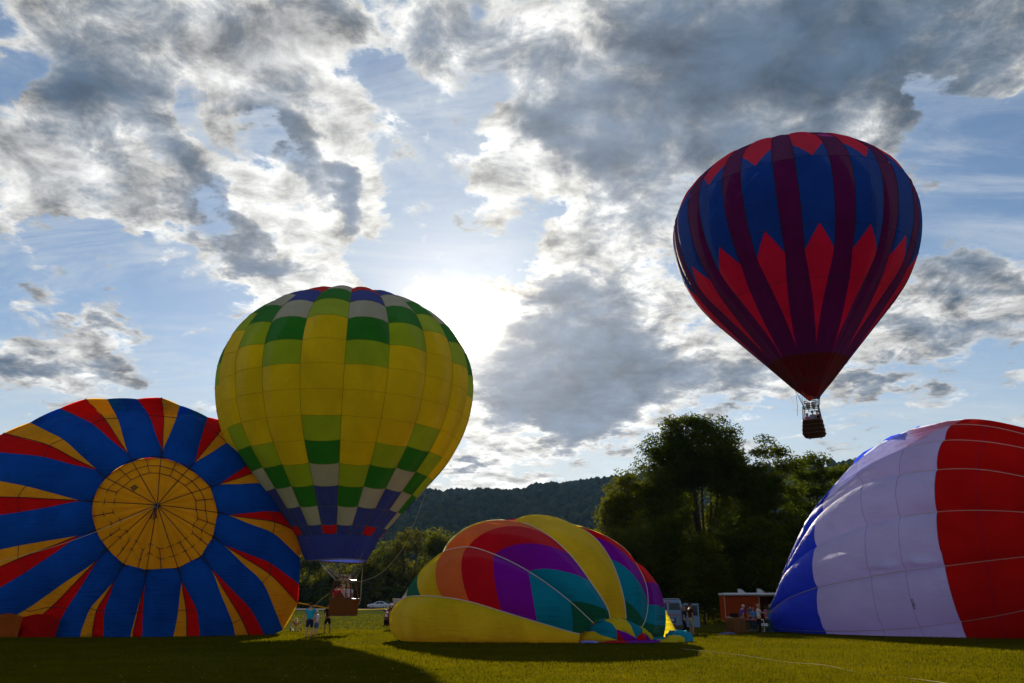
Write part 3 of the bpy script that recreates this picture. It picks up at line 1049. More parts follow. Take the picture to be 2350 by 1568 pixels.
    E2 = cr(np.vstack([EDGE, EDGE[:1]]), 4)[:-1]
    rings = []
    for f in (0.0, .2, .4, .6, .8, .93, 1.0):
        rings.append(cen + (E2 - cen) * f)
    G = px(np.array(rings)); P = trace(G, F); N = grad(F, P)
    # the cap sits in the opening, hollow and pillowed between the tapes
    ang = np.arange(E2.shape[0]) / 4.0
    puff = np.abs(np.sin(ang * np.pi)) ** .8 * .16
    fr = np.array([0, .2, .4, .6, .8, .93, 1.0])[:, None]
    P = P + N * (.10 + puff[None] * fr * (1.15 - fr) * 2.2 + .25 * (1 - fr ** 2) - .0)[..., None]
    ring_f = P
    nr, nc = P.shape[:2]
    crown = MB()
    V = P.reshape(-1, 3)
    fcs = []
    for i in range(nr - 1):
        for j in range(nc):
            j2 = (j + 1) % nc
            fcs.append((i * nc + j, i * nc + j2, (i + 1) * nc + j2, (i + 1) * nc + j))
    cap = mk('parachute_top', V, fcs, FAB['amber'], root, True)
    web = MB()
    def on(pp, off=.14, w=.022):
        pp = np.asarray(pp, float); Q = trace(px(pp), F); N2 = grad(F, Q)
        rr = np.linalg.norm((pp - cen), axis=-1) / 350.
        # lift with the pillow so that it lies on the cloth
        Q = Q + N2 * (off + .25 * np.clip(1 - rr ** 2, 0, 1))[..., None]
        return web.tube(Q.tolist(), w, 4, False)
    for k in range(m):
        e = EDGE[k]
        if k % 2 == 0:
            on(np.linspace(cen, e, 9)); on(np.linspace(e, cen + (e - cen) * 1.12, 3), .30)
        else:
            on(np.linspace(cen + (e - cen) * .655, cen + (e - cen) * 1.13, 6), .22)
    wob = rng.normal(size=m) * .008
    for f in (.655, .81):
        pp = []
        for k in range(m + 1):
            e = EDGE[k % m]; ff = f + wob[k % m]
            low = (e[1] > 850) and (e[0] < 900)
            if low: ff *= (1.0 if k % 2 else .9)
            pp.append(cen + (e - cen) * ff)
        pp = np.array(pp); dd = []
        for i in range(m):
            for t in (0, .25, .5, .75): dd.append(pp[i] * (1 - t) + pp[i + 1] * t)
        dd.append(pp[0]); on(dd, .20)
    on(np.vstack([E2, E2[:1]]), .22, .03)
    web.build('tape_web', TAPE_DARK, cap)
    c0 = trace(px(cen), F) + np.array([0, -.45, 0])
    MB().tube([tuple(c0 + np.array([.14 * math.cos(a), -.03, .14 * math.sin(a)])) for a in np.linspace(0, 2 * math.pi, 16)], .03, 6, False).build('crown_ring', TAPE_GREY, root, True)
    mb = MB()
    for a in (4.4, 4.75, 5.1):
        mb.tube([tuple(c0), tuple(c0 + np.array([.5 * math.cos(a), -.1, .8 * math.sin(a)]))], .03, 5)
    mb.build('loose_strap', TAPE_DARK, root)
    # small dark patch
    pp = np.array([(790, 612), (818, 593), (842, 612), (812, 635)], float)
    Q = trace(px(pp), F); Q = Q + grad(F, Q) * .42
    mk('mesh_patch', Q, [(0, 1, 2, 3)], plain('patch_brown', (.16, .09, .02), .8), cap)
    # crown line running off to the left
    b = at(-140, 1318, 34.0)
    a = Vector(c0)
    pts = [a.lerp(b, t) + Vector((0, 0, -.5 * math.sin(math.pi * t) * .9)) for t in np.linspace(0, 1, 14)]
    MB().tube(pts, .012, 5).build('crown_line', ROPE, root)
    # the fold of cloth on the ground at the left
    for (poly, c) in (([(-60, 1400), (30, 1348), (100, 1340), (175, 1362), (130, 1445), (-60, 1445)], 'rust'), ([(175, 1362), (250, 1345), (330, 1350), (390, 1375), (330, 1415), (305, 1445), (130, 1445)], 'red')):
        poly_panel(px(np.array(poly, float)), F, .5, c, root, 'fold_panel')
    return root


def poly_panel(pp, F, off, c, parent, name='panel', cuts=3, z_min=.03, puff=0.):
    """a cloth piece outlined in the view and laid on the body F."""
    bm = bmesh.new()
    vs = [bm.verts.new((p[0], p[1], 0)) for p in pp]
    f = bm.faces.new(vs)
    bmesh.ops.triangulate(bm, faces=[f])
    bmesh.ops.subdivide_edges(bm, edges=bm.edges[:], cuts=cuts, use_grid_fill=True)
    bmesh.ops.triangulate(bm, faces=bm.faces[:])
    q = np.array([v.co[:2] for v in bm.verts])
    bm.verts.index_update()
    fc = [[v.index for v in f.verts] for f in bm.faces]
    bnd = np.array([v.is_boundary for v in bm.verts])
    bm.free()
    P = trace(q, F); N = grad(F, P)
    if puff:
        B = q[bnd]; dmin = np.sqrt(((q[:, None] - B[None]) ** 2).sum(-1)).min(1)
        k = dmin / max(dmin.max(), 1e-6)
        P = P + N * (off + puff * np.sqrt(k))[:, None]
    else: P = P + N * off
    P[:, 2] = np.maximum(P[:, 2], z_min)
    if name == 'fold_panel': P[bnd & (P[:, 2] < .9), 2] = z_min
    return mk(name, P, fc, FAB[c] if isinstance(c, str) else c, parent, True)


def build_middle():
    def px(z): z = np.asarray(z, float); return np.stack([(1550 + z[..., 0] * .5319) / 1.743, (2050 + z[..., 1] * .5319) / 1.743], -1)
    F = superell((.95, 44.2, .4), (7.35, 5.4, 5.9), 2.25)
    root = empty('hot_air_balloon', (.95, 44.2, 0), 'rainbow striped hot air balloon lying low and half inflated in the middle of the grass', 'hot air balloon', 'hot air balloons')
    SA = [(42, 800), (33, 850), (45, 925), (100, 965), (250, 978), (500, 985), (900, 991), (1250, 990), (1440, 985)]
    SB = [(118, 650), (148, 637), (252, 628), (412, 638), (615, 672), (860, 745), (1125, 825), (1393, 903), (1445, 915)]
    mAB = [(66, 722), (62, 740), (110, 790), (220, 815), (430, 830), (680, 868), (1000, 915), (1310, 945), (1442, 950)]
    SCn = [(125, 630), (165, 555), (272, 418), (430, 290), (603, 262), (803, 318), (1060, 445), (1370, 668), (1545, 830)]
    mBC = [(115, 640), (155, 600), (243, 520), (384, 465), (571, 440), (812, 520), (1085, 612), (1383, 778), (1490, 880)]
    SCu = [(412, 303), (417, 299), (422, 295), (430, 290)] + SCn[4:]
    SD = [(925, 80), (940, 81), (985, 84), (1040, 90), (1213, 178), (1370, 318), (1520, 515), (1660, 742), (1672, 797)]
    mCD = [(640, 140), (650, 137), (668, 130), (700, 128), (880, 150), (1060, 268), (1262, 455), (1510, 694), (1610, 805)]
    SE = [(1290, 72), (1320, 80), (1350, 88), (1380, 98), (1460, 128), (1548, 187), (1672, 350), (1775, 650), (1793, 800)]
    mDE = [(1110, 50), (1130, 52), (1165, 55), (1215, 66), (1345, 125), (1470, 232), (1605, 418), (1727, 690), (1735, 797)]
    SF = [(1857, 370), (1858, 371), (1859, 372), (1860, 373), (1866, 380), (1938, 530), (1956, 695), (1930, 825), (1908, 868)]
    mEF = [(1640, 213), (1645, 216), (1652, 221), (1660, 226), (1680, 240), (1757, 330), (1835, 500), (1862, 745), (1850, 835)]
    SG = [(1868, 380), (1880, 390), (1900, 406), (1925, 430), (1975, 478), (2035, 553), (2088, 728), (2092, 850), (2075, 940)]
    mFG = [(1864, 376), (1868, 380), (1880, 389), (1890, 400), (1920, 425), (1985, 535), (2020, 706), (2010, 850), (1990, 912)]
    rb = ['pale', 'forest', 'lemon', 'orange', 'red_rainbow', 'violet', 'teal', 'forest']
    tm = MB()
    for S in (SB, SCu[3:], SD, SE[3:], SF[4:]):
        Q = trace(cr(px(S), 6), F); Q = Q + grad(F, Q) * .03; Q[:, 2] = np.maximum(Q[:, 2], .04)
        tm.tube(Q.tolist(), .022, 4, False)
    ev = tm.build('envelope', TAPE_PALE, root)
    P1 = gore(px(SA), px(mAB), px(SB), F, .28, ['lemon'] * 8, ev, 5, 10)
    P2 = gore(px(SB), px(mBC), px(SCn), F, .30, rb, ev, 5, 10)
    P3 = gore(px(SCu), px(mCD), px(SD), F, .34, rb, ev, 5, 10, skip=())
    P4 = gore(px(SD), px(mDE), px(SE), F, .24, ['lemon'] * 8, ev, 5, 8)
    P5 = gore(px(SE), px(mEF), px(SF), F, .26, rb, ev, 5, 8)
    P6 = gore(px(SF), px(mFG), px(SG), F, .24, rb, ev, 5, 8)
    # skyline, left foot to right foot
    o = [P1[i][0] for i in range(20, -1, -4)] + [P1[0][i] for i in (3, 6)] + [P2[i][-1] for i in range(0, 16, 3)] + [P3[0][i] for i in range(1, 11, 2)] + [P4[0][i] for i in range(1, 9, 2)] + \
        [P4[i][-1] for i in range(2, 16, 4)] + [P5[0][i] for i in range(2, 9, 2)] + [P6[i][-1] for i in range(2, 41, 4)]
    o = np.array(o)
    back_body(o, (.95, 45.2, .02), (.5, 8.5, 0), ['lemon', 'violet', 'teal', 'orange', 'red_rainbow', 'lemon', 'violet', 'red_rainbow', 'lemon', 'teal'], ev)
    # inner side seen behind the sagging crown, between the seam ends
    F2 = superell((.95, 45.2, .3), (7.3, 5.2, 5.5), 2.25)
    poly_panel(px(np.array([(1440, 985), (1440, 910), (1545, 826), (1672, 792), (1793, 796), (1908, 862), (2080, 935), (2080, 970)], float)), F2, 0, 'forest', ev, 'inner_panel')
    # the sagging crown in front
    cx = at(*px((1715, 960.)), 38.8)
    Fc = superell((cx.x + .05, 39.9, .0), (1.98, 1.1, 1.42), 2.0)
    mound = MB()
    for S in ([(1790, 803), (1860, 870), (1875, 940)], [(1720, 795), (1660, 835), (1600, 925)]):
        pass
    tp = [(1715, 797), (1760, 840), (1765, 880), (1800, 900)]
    Q = trace(cr(px(np.array(tp, float)), 5), Fc); Q = Q + grad(Fc, Q) * .03
    crown = MB().tube(Q.tolist(), .014, 4, False).build('sagging_crown', TAPE_OCHRE, root)
    pieces = [([(1486, 893), (1540, 842), (1580, 820), (1632, 810), (1690, 838), (1722, 880), (1729, 958), (1660, 938), (1600, 922), (1560, 896)], 'teal'),
              ([(1625, 808), (1670, 798), (1725, 793), (1790, 804), (1830, 850), (1868, 942), (1800, 905), (1722, 880), (1690, 838)], 'lemon'),
              ([(1790, 804), (1840, 826), (1885, 850), (1918, 878), (1915, 905), (1870, 944), (1850, 895), (1830, 850)], 'teal'),
              ([(1722, 880), (1755, 925), (1782, 962), (1729, 960)], 'red_rainbow'),
              ([(1722, 880), (1800, 905), (1866, 942), (1885, 966), (1782, 964), (1755, 925)], 'violet'),
              ([(1915, 903), (1945, 930), (1950, 966), (1885, 966), (1870, 944)], 'red_rainbow'),
              ([(1915, 903), (1955, 925), (1982, 958), (1950, 966), (1945, 930)], 'violet'),
              ([(1890, 853), (1940, 878), (1985, 915), (2004, 950), (1982, 958), (1955, 925), (1915, 903), (1918, 878)], 'lemon'),
              ([(1486, 893), (1560, 896), (1600, 922), (1660, 938), (1729, 960), (1690, 975), (1600, 974), (1500, 966), (1447, 966), (1445, 922)], 'lemon')]
    for pp, c in pieces:
        poly_panel(px(np.array(pp, float)), Fc, .0, c, crown, 'panel', 3, .04, puff=.07)
    Fg = superell((cx.x + .3, 38.6, -.02), (4.0, .6, .16), 2.0)
    for pp, c in (([(1443, 968), (1520, 963), (1600, 975), (1570, 986), (1460, 986)], 'cobalt'), ([(1600, 976), (1700, 962), (1800, 963), (1800, 985), (1620, 987)], 'red_rainbow'), ([(1800, 963), (1900, 962), (1990, 958), (2055, 963), (2050, 974), (1930, 982), (1800, 985)], 'violet')):
        poly_panel(px(np.array(pp, float)), Fg, 0, c, crown, 'hem_panel', 3, .06, puff=.05)
    for pp, c, m in (([(1538, 828), (1576, 820), (1576, 832), (1500, 880), (1488, 888)], 0, 'pouch_strap'), ([(1436, 915), (1472, 897), (1476, 918), (1448, 932)], 0, 'yellow_pouch')):
        poly_panel(px(np.array(pp, float)), Fc, .12, 'amber', crown, m, 1, puff=.05)
    # yellow flap at the far right
    F3 = superell((4.5, 46.5, 0), (4.6, 3., 4.), 2.)
    poly_panel(px(np.array([(2090, 735), (2120, 790), (2150, 850), (2183, 912), (2140, 932), (2072, 942), (2090, 850)], float)), F3, 0, 'lemon', ev, 'flap_panel', 3, puff=.1)
    line = None
    return root, px


def build_right():
    def px(z): z = np.asarray(z, float); return np.stack([(2950 + z[..., 0] * .6504) / 1.743, (1600 + z[..., 1] * .6504) / 1.743], -1)
    F = spheres([(18.3, 57.2, 1.0, .9), (20.0, 53.5, 2.9, 2.9), (23.6, 49.0, 4.7, 4.8), (29.0, 45.6, 6.1, 6.25), (34.5, 44.6, 6.2, 6.4), (40., 45, 6.0, 6.0)])
    root = empty('hot_air_balloon', (27, 46, 0), 'white, blue and red balloon lying on its side, mouth towards the orange trailer', 'hot air balloon', 'hot air balloons')
    T = [[(232, 1212), (250, 1150), (330, 935), (450, 700), (600, 518), (740, 370), (1000, 208), (1392, 119), (1500, 120), (1990, 225)],
         [(229, 1222), (243, 1175), (322, 960), (446, 716), (596, 530), (738, 388), (1030, 222), (1320, 156), (1530, 163), (1990, 275)],
         [(226, 1237), (236, 1200), (312, 995), (428, 765), (556, 590), (735, 452), (1050, 295), (1275, 252), (1510, 258), (1990, 345)],
         [(218, 1255), (228, 1225), (302, 1035), (405, 855), (530, 690), (780, 517), (1000, 462), (1230, 432), (1470, 428), (1990, 520)],
         [(206, 1275), (220, 1245), (296, 1065), (388, 974), (490, 902), (800, 770), (1000, 722), (1228, 690), (1480, 680), (1990, 705)],
         [(194, 1310), (212, 1292), (300, 1228), (400, 1184), (497, 1152), (825, 1085), (1035, 1050), (1275, 1022), (1530, 990), (1990, 940)],
         [(196, 1370), (225, 1395), (300, 1410), (420, 1418), (543, 1420), (900, 1412), (1125, 1395), (1375, 1362), (1600, 1325), (1990, 1240)],
         [(203, 1425), (245, 1450), (330, 1464), (450, 1475), (575, 1482), (915, 1500), (1180, 1502), (1438, 1500), (1690, 1498), (1990, 1495)]]
    # bow of blue-white and white-red edges lies in the seam nodes; middles:
    tm = MB()
    for i in range(1, 7):
        S = T[i]
        Q = trace(cr(px(S), 6), F); Q = Q + grad(F, Q) * .03; Q[:, 2] = np.maximum(Q[:, 2], .04)
        tm.tube(Q[36:].tolist(), .014, 4, False)
        if i >= 5: tm.tube(Q[:37].tolist(), .02, 4, False)
    ev = tm.build('envelope', TAPE_PALE, root)
    cols = ['sea', 'cobalt', 'cobalt', 'cobalt', 'white', 'white', 'white', 'red_large', 'red_large']
    Ps = []
    for i in range(7):
        DENTS = [(px((925, 1010.)), 62, 22, .42), (px((1140, 985.)), 72, 24, .42), (px((735, 1050.)), 50, 20, .12), (px((925, 1045.)), 120, 9, -.22), (px((1150, 1022.)), 110, 9, -.22)]
        Ps.append(gore(px(T[i]), None, px(T[i + 1]), F, (.02, .15, .34, .42, .45, .42, .3)[i], cols, ev, 14 if i == 4 else 7, 24 if i == 4 else 12, dents=DENTS if i == 4 else ()))
    dk = MB()
    for n_ in (5, 6):
        for P in Ps[2:]:
            q = P[n_ * (P.shape[0] - 1) // 9]; dk.tube((q + np.array([0, -.03, 0])).tolist(), .008, 3, False)
    for P in Ps[1:]:
        q = P[7 * (P.shape[0] - 1) // 9]; dk.tube((q + np.array([0, -.03, 0])).tolist(), .014, 3, False)
    for P in Ps[1:]:
        q = P[8 * (P.shape[0] - 1) // 9]; dk.tube((q + np.array([0, -.03, 0])).tolist(), .009, 3, False)
    dk.build('cross_seam', plain('violet_thread', (.08, .03, .16), .7), ev)
    o = [Ps[6][i][-1] for i in range(63, -1, -7)] + [P[0][j] for P in Ps[::-1] for j in (8, 4, 0)] + [Ps[0][i][0] for i in range(3, 64, 4)]
    o = np.array(o)
    C = o.mean(0); C[2] = 3.5
    bp = back_body(o, C, (4.5, 8.5, 0), ['red_large', 'white', 'white', 'sea', 'sea', 'cobalt', 'cobalt', 'white', 'white', 'red_large'], ev)
    # crown end, beyond the right edge of the view
    front = np.concatenate([P[-1][(0 if i == 0 else 1):] for i, P in enumerate(Ps)])
    ring = np.concatenate([front, bp[1:, 0], bp[::-1, -1][1:]])
    cc = ring.mean(0); lay = []
    for t in np.linspace(0, 1, 8):
        a = t * math.pi / 2
        q = cc + (ring - cc) * max(math.cos(a), .02) + np.array([5.0, .6, 0]) * math.sin(a); q[:, 2] = np.maximum(q[:, 2], .02); lay.append(q.tolist())
    MB().loft(lay, True, True).build('crown_end', FAB['white'], root, True)
    # blue star points high on the white
    for pp in ([(733, 425), (748, 388), (800, 345), (864, 312), (802, 362), (762, 405)], [(915, 278), (960, 252), (1010, 238), (1066, 228), (1050, 274), (980, 272)], [(1106, 202), (1142, 187), (1136, 198)]):
        poly_panel(px(np.array(pp, float)), F, .32, 'cobalt', ev, 'star_panel', 3)
    # teal mouth held open by the crew
    Fm = superell((18.0, 58.2, 1.6), (1.1, 1.5, 2.0), 2.0)
    poly_panel(px(np.array([(236, 1212), (205, 1262), (190, 1310), (196, 1370), (205, 1425), (222, 1446), (182, 1438), (176, 1380), (176, 1330), (195, 1270), (218, 1225)], float)), Fm, 0, 'sea', ev, 'mouth_panel', 3)
    # registration letters
    cu = bpy.data.curves.new('registration', 'FONT'); cu.body = 'N198RX'; cu.size = .19; cu.extrude = .004; cu.align_x = 'CENTER'
    to = bpy.data.objects.new('registration', cu); COL.objects.link(to)
    pa = np.array([(1078, 1194), (1078, 1194)], float)
    A = trace(px(np.array([(1072, 1190.), (1094, 1258.)])), F)
    N = grad(F, A); mid = A.mean(0) + N.mean(0) * .46
    xax = Vector(A[1] - A[0]).normalized(); nax = Vector(N.mean(0)).normalized(); yax = nax.cross(xax)
    mw = Matrix((xax, yax, nax)).transposed().to_4x4(); mw.translation = Vector(mid)
    dg = bpy.context.evaluated_depsgraph_get(); dg.update()
    me = bpy.data.meshes.new_from_object(to.evaluated_get(dg)); bpy.data.objects.remove(to)
    ob = link('registration_letters', me, plain('black_print', (.012, .012, .05), .7), ev)
    ob.matrix_basis = mw
    return root

# ------------------------------------------------------------------ ground
GRASS = leafy('meadow_grass', (.080, .078, .004), .5, .5, .14, gloss=.0)
SOIL = plain('turf_soil', (.040, .050, .010), .95, var=.4, scale=.3)


def build_ground():
    ys = np.concatenate([np.linspace(-300, 8, 12), np.linspace(10, 200, 110), np.geomspace(206, 9000, 28)])
    xs = np.concatenate([-np.geomspace(9000, 110, 22), np.linspace(-100, 100, 90), np.geomspace(110, 9000, 22)])
    X, Y = np.meshgrid(xs, ys)
    Z = terrain(X, Y) + .03 * np.sin(X * .31 + Y * .17) * np.cos(Y * .23) * (np.abs(Y - 60) < 140) - .02
    Z = Z - .012
    P = np.stack([X, Y, Z], -1).reshape(-1, 3)
    g = mk_np('ground', P, grid_faces(len(ys), len(xs)), SOIL, None, True)
    g['kind'] = 'structure'
    g['label'] = 'mown grass field under the balloons'
    # grass blades, thinner with distance
    n = 430000
    d = 16.5 * (120 / 16.5) ** rng.random(n)
    d = np.where(rng.random(n) < .72, 16.5 + (62 - 16.5) * rng.random(n) ** 1.5, d)
    hx = (rng.random(n) * 2 - 1) * .74
    x, y = hx * d, d
    # patchy growth
    keep = (np.sin(x * .9 + 1.3 * np.sin(y * .5)) * np.cos(y * .7 + np.sin(x * .4)) > -.75 + .0 * x) | (rng.random(n) < .7)
    x, y = x[keep], y[keep]; n = len(x)
    z = terrain(x, y) - .03
    dist = y
    patch = .75 + .35 * np.sin(x * .45 + 2 * np.sin(y * .21)) * np.sin(y * .33 + 1.1)
    h = (.045 + .035 * rng.random(n)) * patch * (1 + dist / 110) 
    w = (.006 + .006 * rng.random(n)) * (1 + dist / 22)
    a = rng.random(n) * np.pi; ca, sa = np.cos(a) * w, np.sin(a) * w
    lean = (rng.random((n, 2)) - .5) * h[:, None] * 1.3
    B = np.stack([np.stack([x - ca, y - sa, z], -1), np.stack([x + ca, y + sa, z], -1), np.stack([x + lean[:, 0], y + lean[:, 1], z + h + .03], -1)], 1).reshape(-1, 3)
    g = mk_np('grass', B, np.arange(n * 3).reshape(-1, 3), GRASS)
    tag(g, 'short green grass covering the field', 'grass', kind='stuff')
    # clover heads
    n = 380
    y = 17 + 24 * rng.random(n) ** 1.4; x = (rng.normal(size=n) * .16 + np.where(rng.random(n) < .6, .18, -.2)) * y
    z = terrain(x, y) + .07 + .03 * rng.random(n)
    o = np.array([(1, 0, 0), (-.5, .87, 0), (-.5, -.87, 0), (0, 0, 1.2), (0, 0, -1)]) * .010
    V = (np.stack([x, y, z], -1)[:, None] + o[None]).reshape(-1, 3)
    f = np.array([(0, 1, 3), (1, 2, 3), (2, 0, 3), (1, 0, 4), (2, 1, 4), (0, 2, 4)])
    F_ = (f[None] + 5 * np.arange(n)[:, None, None]).reshape(-1, 3)
    tag(mk_np('clover_flowers', V, F_, plain('clover_white', (.4, .4, .33), .9)), 'tiny white clover heads dotted through the near grass', 'clover', kind='stuff')
    # lane behind the field
    ys = np.linspace(150, 176, 5); xs = np.linspace(-170, 20, 40)
    X, Y = np.meshgrid(xs, ys); Y = Y + (X + 40) * -.10
    P = np.stack([X, Y, terrain(X, Y) + .05], -1).reshape(-1, 3)
    r = mk_np('road', P, grid_faces(len(ys), len(xs)), plain('worn_asphalt', (.10, .10, .11), .8, scale=1.5, bump=.2)); r['kind'] = 'structure'
    P2 = P.copy().reshape(len(ys), len(xs), 3)[0]
    V = np.concatenate([P2 + [0, -.6, 0], P2 + [0, 0, .0]]); V[:, 2] += .05
    k = mk_np('pale_verge', V, grid_faces(2, len(xs)), plain('pale_gravel', (.28, .26, .22), .9)); k['kind'] = 'structure'


# ------------------------------------------------------------------ trees
BARK = plain('tree_bark', (.045, .035, .022), .9, bump=.6, scale=5)
LEAF = [leafy('leaf_olive', (.062, .074, .007), .58, .5, .25), leafy('leaf_green', (.044, .064, .008), .58, .5, .3), leafy('leaf_yellowish', (.062, .066, .007), .55, .45, .3)]


def leaf_cards(cen, n_each, spread, size, flat=.6, seed=0):
    """leaf-sized faces scattered round clump centres."""
    r = np.random.default_rng(seed)
    k = len(cen)
    C = np.repeat(cen, n_each, 0); S = np.repeat(spread, n_each, 0)
    u = r.normal(size=(k * n_each, 3)); u /= np.linalg.norm(u, axis=1, keepdims=True)
    rad = r.random(k * n_each)[:, None] ** .5
    off = u * rad * S[:, None]; off[:, 2] *= flat
    P = C + off
    P[:, 2] -= (np.hypot(off[:, 0], off[:, 1]) ** 2) / np.maximum(S, .1) * .18
    n = len(P)
    a = r.normal(size=(n, 3)); a[:, 2] *= .5; a /= np.linalg.norm(a, axis=1, keepdims=True)
    b = r.normal(size=(n, 3)); b -= a * (a * b).sum(1, keepdims=True); b /= np.linalg.norm(b, axis=1, keepdims=True)
    s = size * (.6 + .8 * r.random(n))[:, None]
    V = np.stack([P - a * s, P - b * s * .42, P + a * s, P + b * s * .42], 1).reshape(-1, 3)
    return V


def tree(name, label, base, H, crown, n_cl=70, n_leaf=110, size=.16, leafm=0, seed=0, group=None, trunk_r=.32, clump=1.5, open_low=0., cat='tree', fork=.35, layered=0., shell=.5):
    """crown: list of lobes (dx, dy, z, rx, ry, rz) round the base."""
    r = np.random.default_rng(seed + 100)
    root = empty(name, base, label, cat, group)
    bx = Vector(base)
    lob = np.array(crown, float)
    vol = lob[:, 3] * lob[:, 4] * lob[:, 5]
    pick = r.choice(len(lob), n_cl, p=vol ** .8 / (vol ** .8).sum())
    u = r.normal(size=(n_cl, 3)); u /= np.linalg.norm(u, axis=1, keepdims=True)
    rad = (shell + (1 - shell) * r.random(n_cl))[:, None] ** .7
    L = lob[pick]
    c = L[:, :3] + u * rad * L[:, 3:6]
    if layered:
        c[:, 2] = np.round(c[:, 2] / layered) * layered + r.normal(size=n_cl) * .25
    if open_low:
        lowest = (lob[:, 2] - lob[:, 5]).min()
        c = c[(c[:, 2] > lowest + open_low) | (r.random(len(c)) < .35)]
    cw = c + np.array(bx)
    sp = clump * (.65 + .6 * r.random(len(c)))
    V = leaf_cards(cw, n_leaf, sp, size, seed=seed)
    n = len(V) // 4
    mk_np('crown', V, np.arange(n * 4).reshape(-1, 4), LEAF[leafm], root)
    # trunk and limbs
    mb = MB()
    zmin = (lob[:, 2] - lob[:, 5]).min(); zc = (lob[:, 2] * vol).sum() / vol.sum()
    xc = (lob[:, 0] * vol).sum() / vol.sum(); yc = (lob[:, 1] * vol).sum() / vol.sum()
    fz = max(1.2, zmin + (zc - zmin) * fork)
    jit = r.normal(size=(6, 2)) * .15
    pts = [Vector((jit[i][0] * i / 5 + xc * (i / 5) ** 1.4, jit[i][1] * i / 5 + yc * (i / 5) ** 1.4, fz * i / 5 - .15)) + bx for i in range(6)]
    top = pts[-1]
    mb.tube(pts, [trunk_r * (1.25 if i == 0 else 1 - .08 * i) for i in range(6)], 9)
    # main limbs to centres of groups of clumps, then twigs to each clump
    m = min(9, max(4, len(c) // 12))
    gi = r.choice(len(c), m, replace=False)
    gc = c[gi].copy(); gc[:, :2] = gc[:, :2] * .55 + np.array([xc, yc]) * .45; gc[:, 2] = gc[:, 2] * .6 + zc * .4
    tl = np.array(top - bx)
    assign = ((c[:, None] - gc[None]) ** 2).sum(-1).argmin(1)
    for k in range(m):
        a = top; b = Vector(gc[k]) + bx
        mid = a.lerp(b, .5) + Vector((r.normal() * .3, r.normal() * .3, .4)) + Vector(((b - a).x * .15, (b - a).y * .15, -abs((b - a).x) * .05))
        mb.tube([a - Vector((0, 0, .2)), a.lerp(mid, .5), mid, b], [trunk_r * .55, trunk_r * .42, trunk_r * .34, trunk_r * .2], 6)
        for j in np.where(assign == k)[0]:
            e = Vector(c[j]) + bx
            q = b.lerp(e, .5) + Vector((r.normal() * .2, r.normal() * .2, .1))
            mb.tube([mid.lerp(b, .6 + .4 * r.random()), q, e], [trunk_r * .16, trunk_r * .09, .02], 4, False)
    mb.build('trunk', BARK, root)
    return root


def place(px_, py_top, hw, Y, zb=None):
    """base point, height and half width in metres of a tree seen in the view."""
    b = at(px_, 1400, Y); z = float(terrain(0, Y))
    t = at(px_, py_top, Y)
    w = hw / FOC * (Y * CP + (t.z * .6) * SP)
    return Vector((t.x * .5 + b.x * .5, Y, z)), t.z - z, w


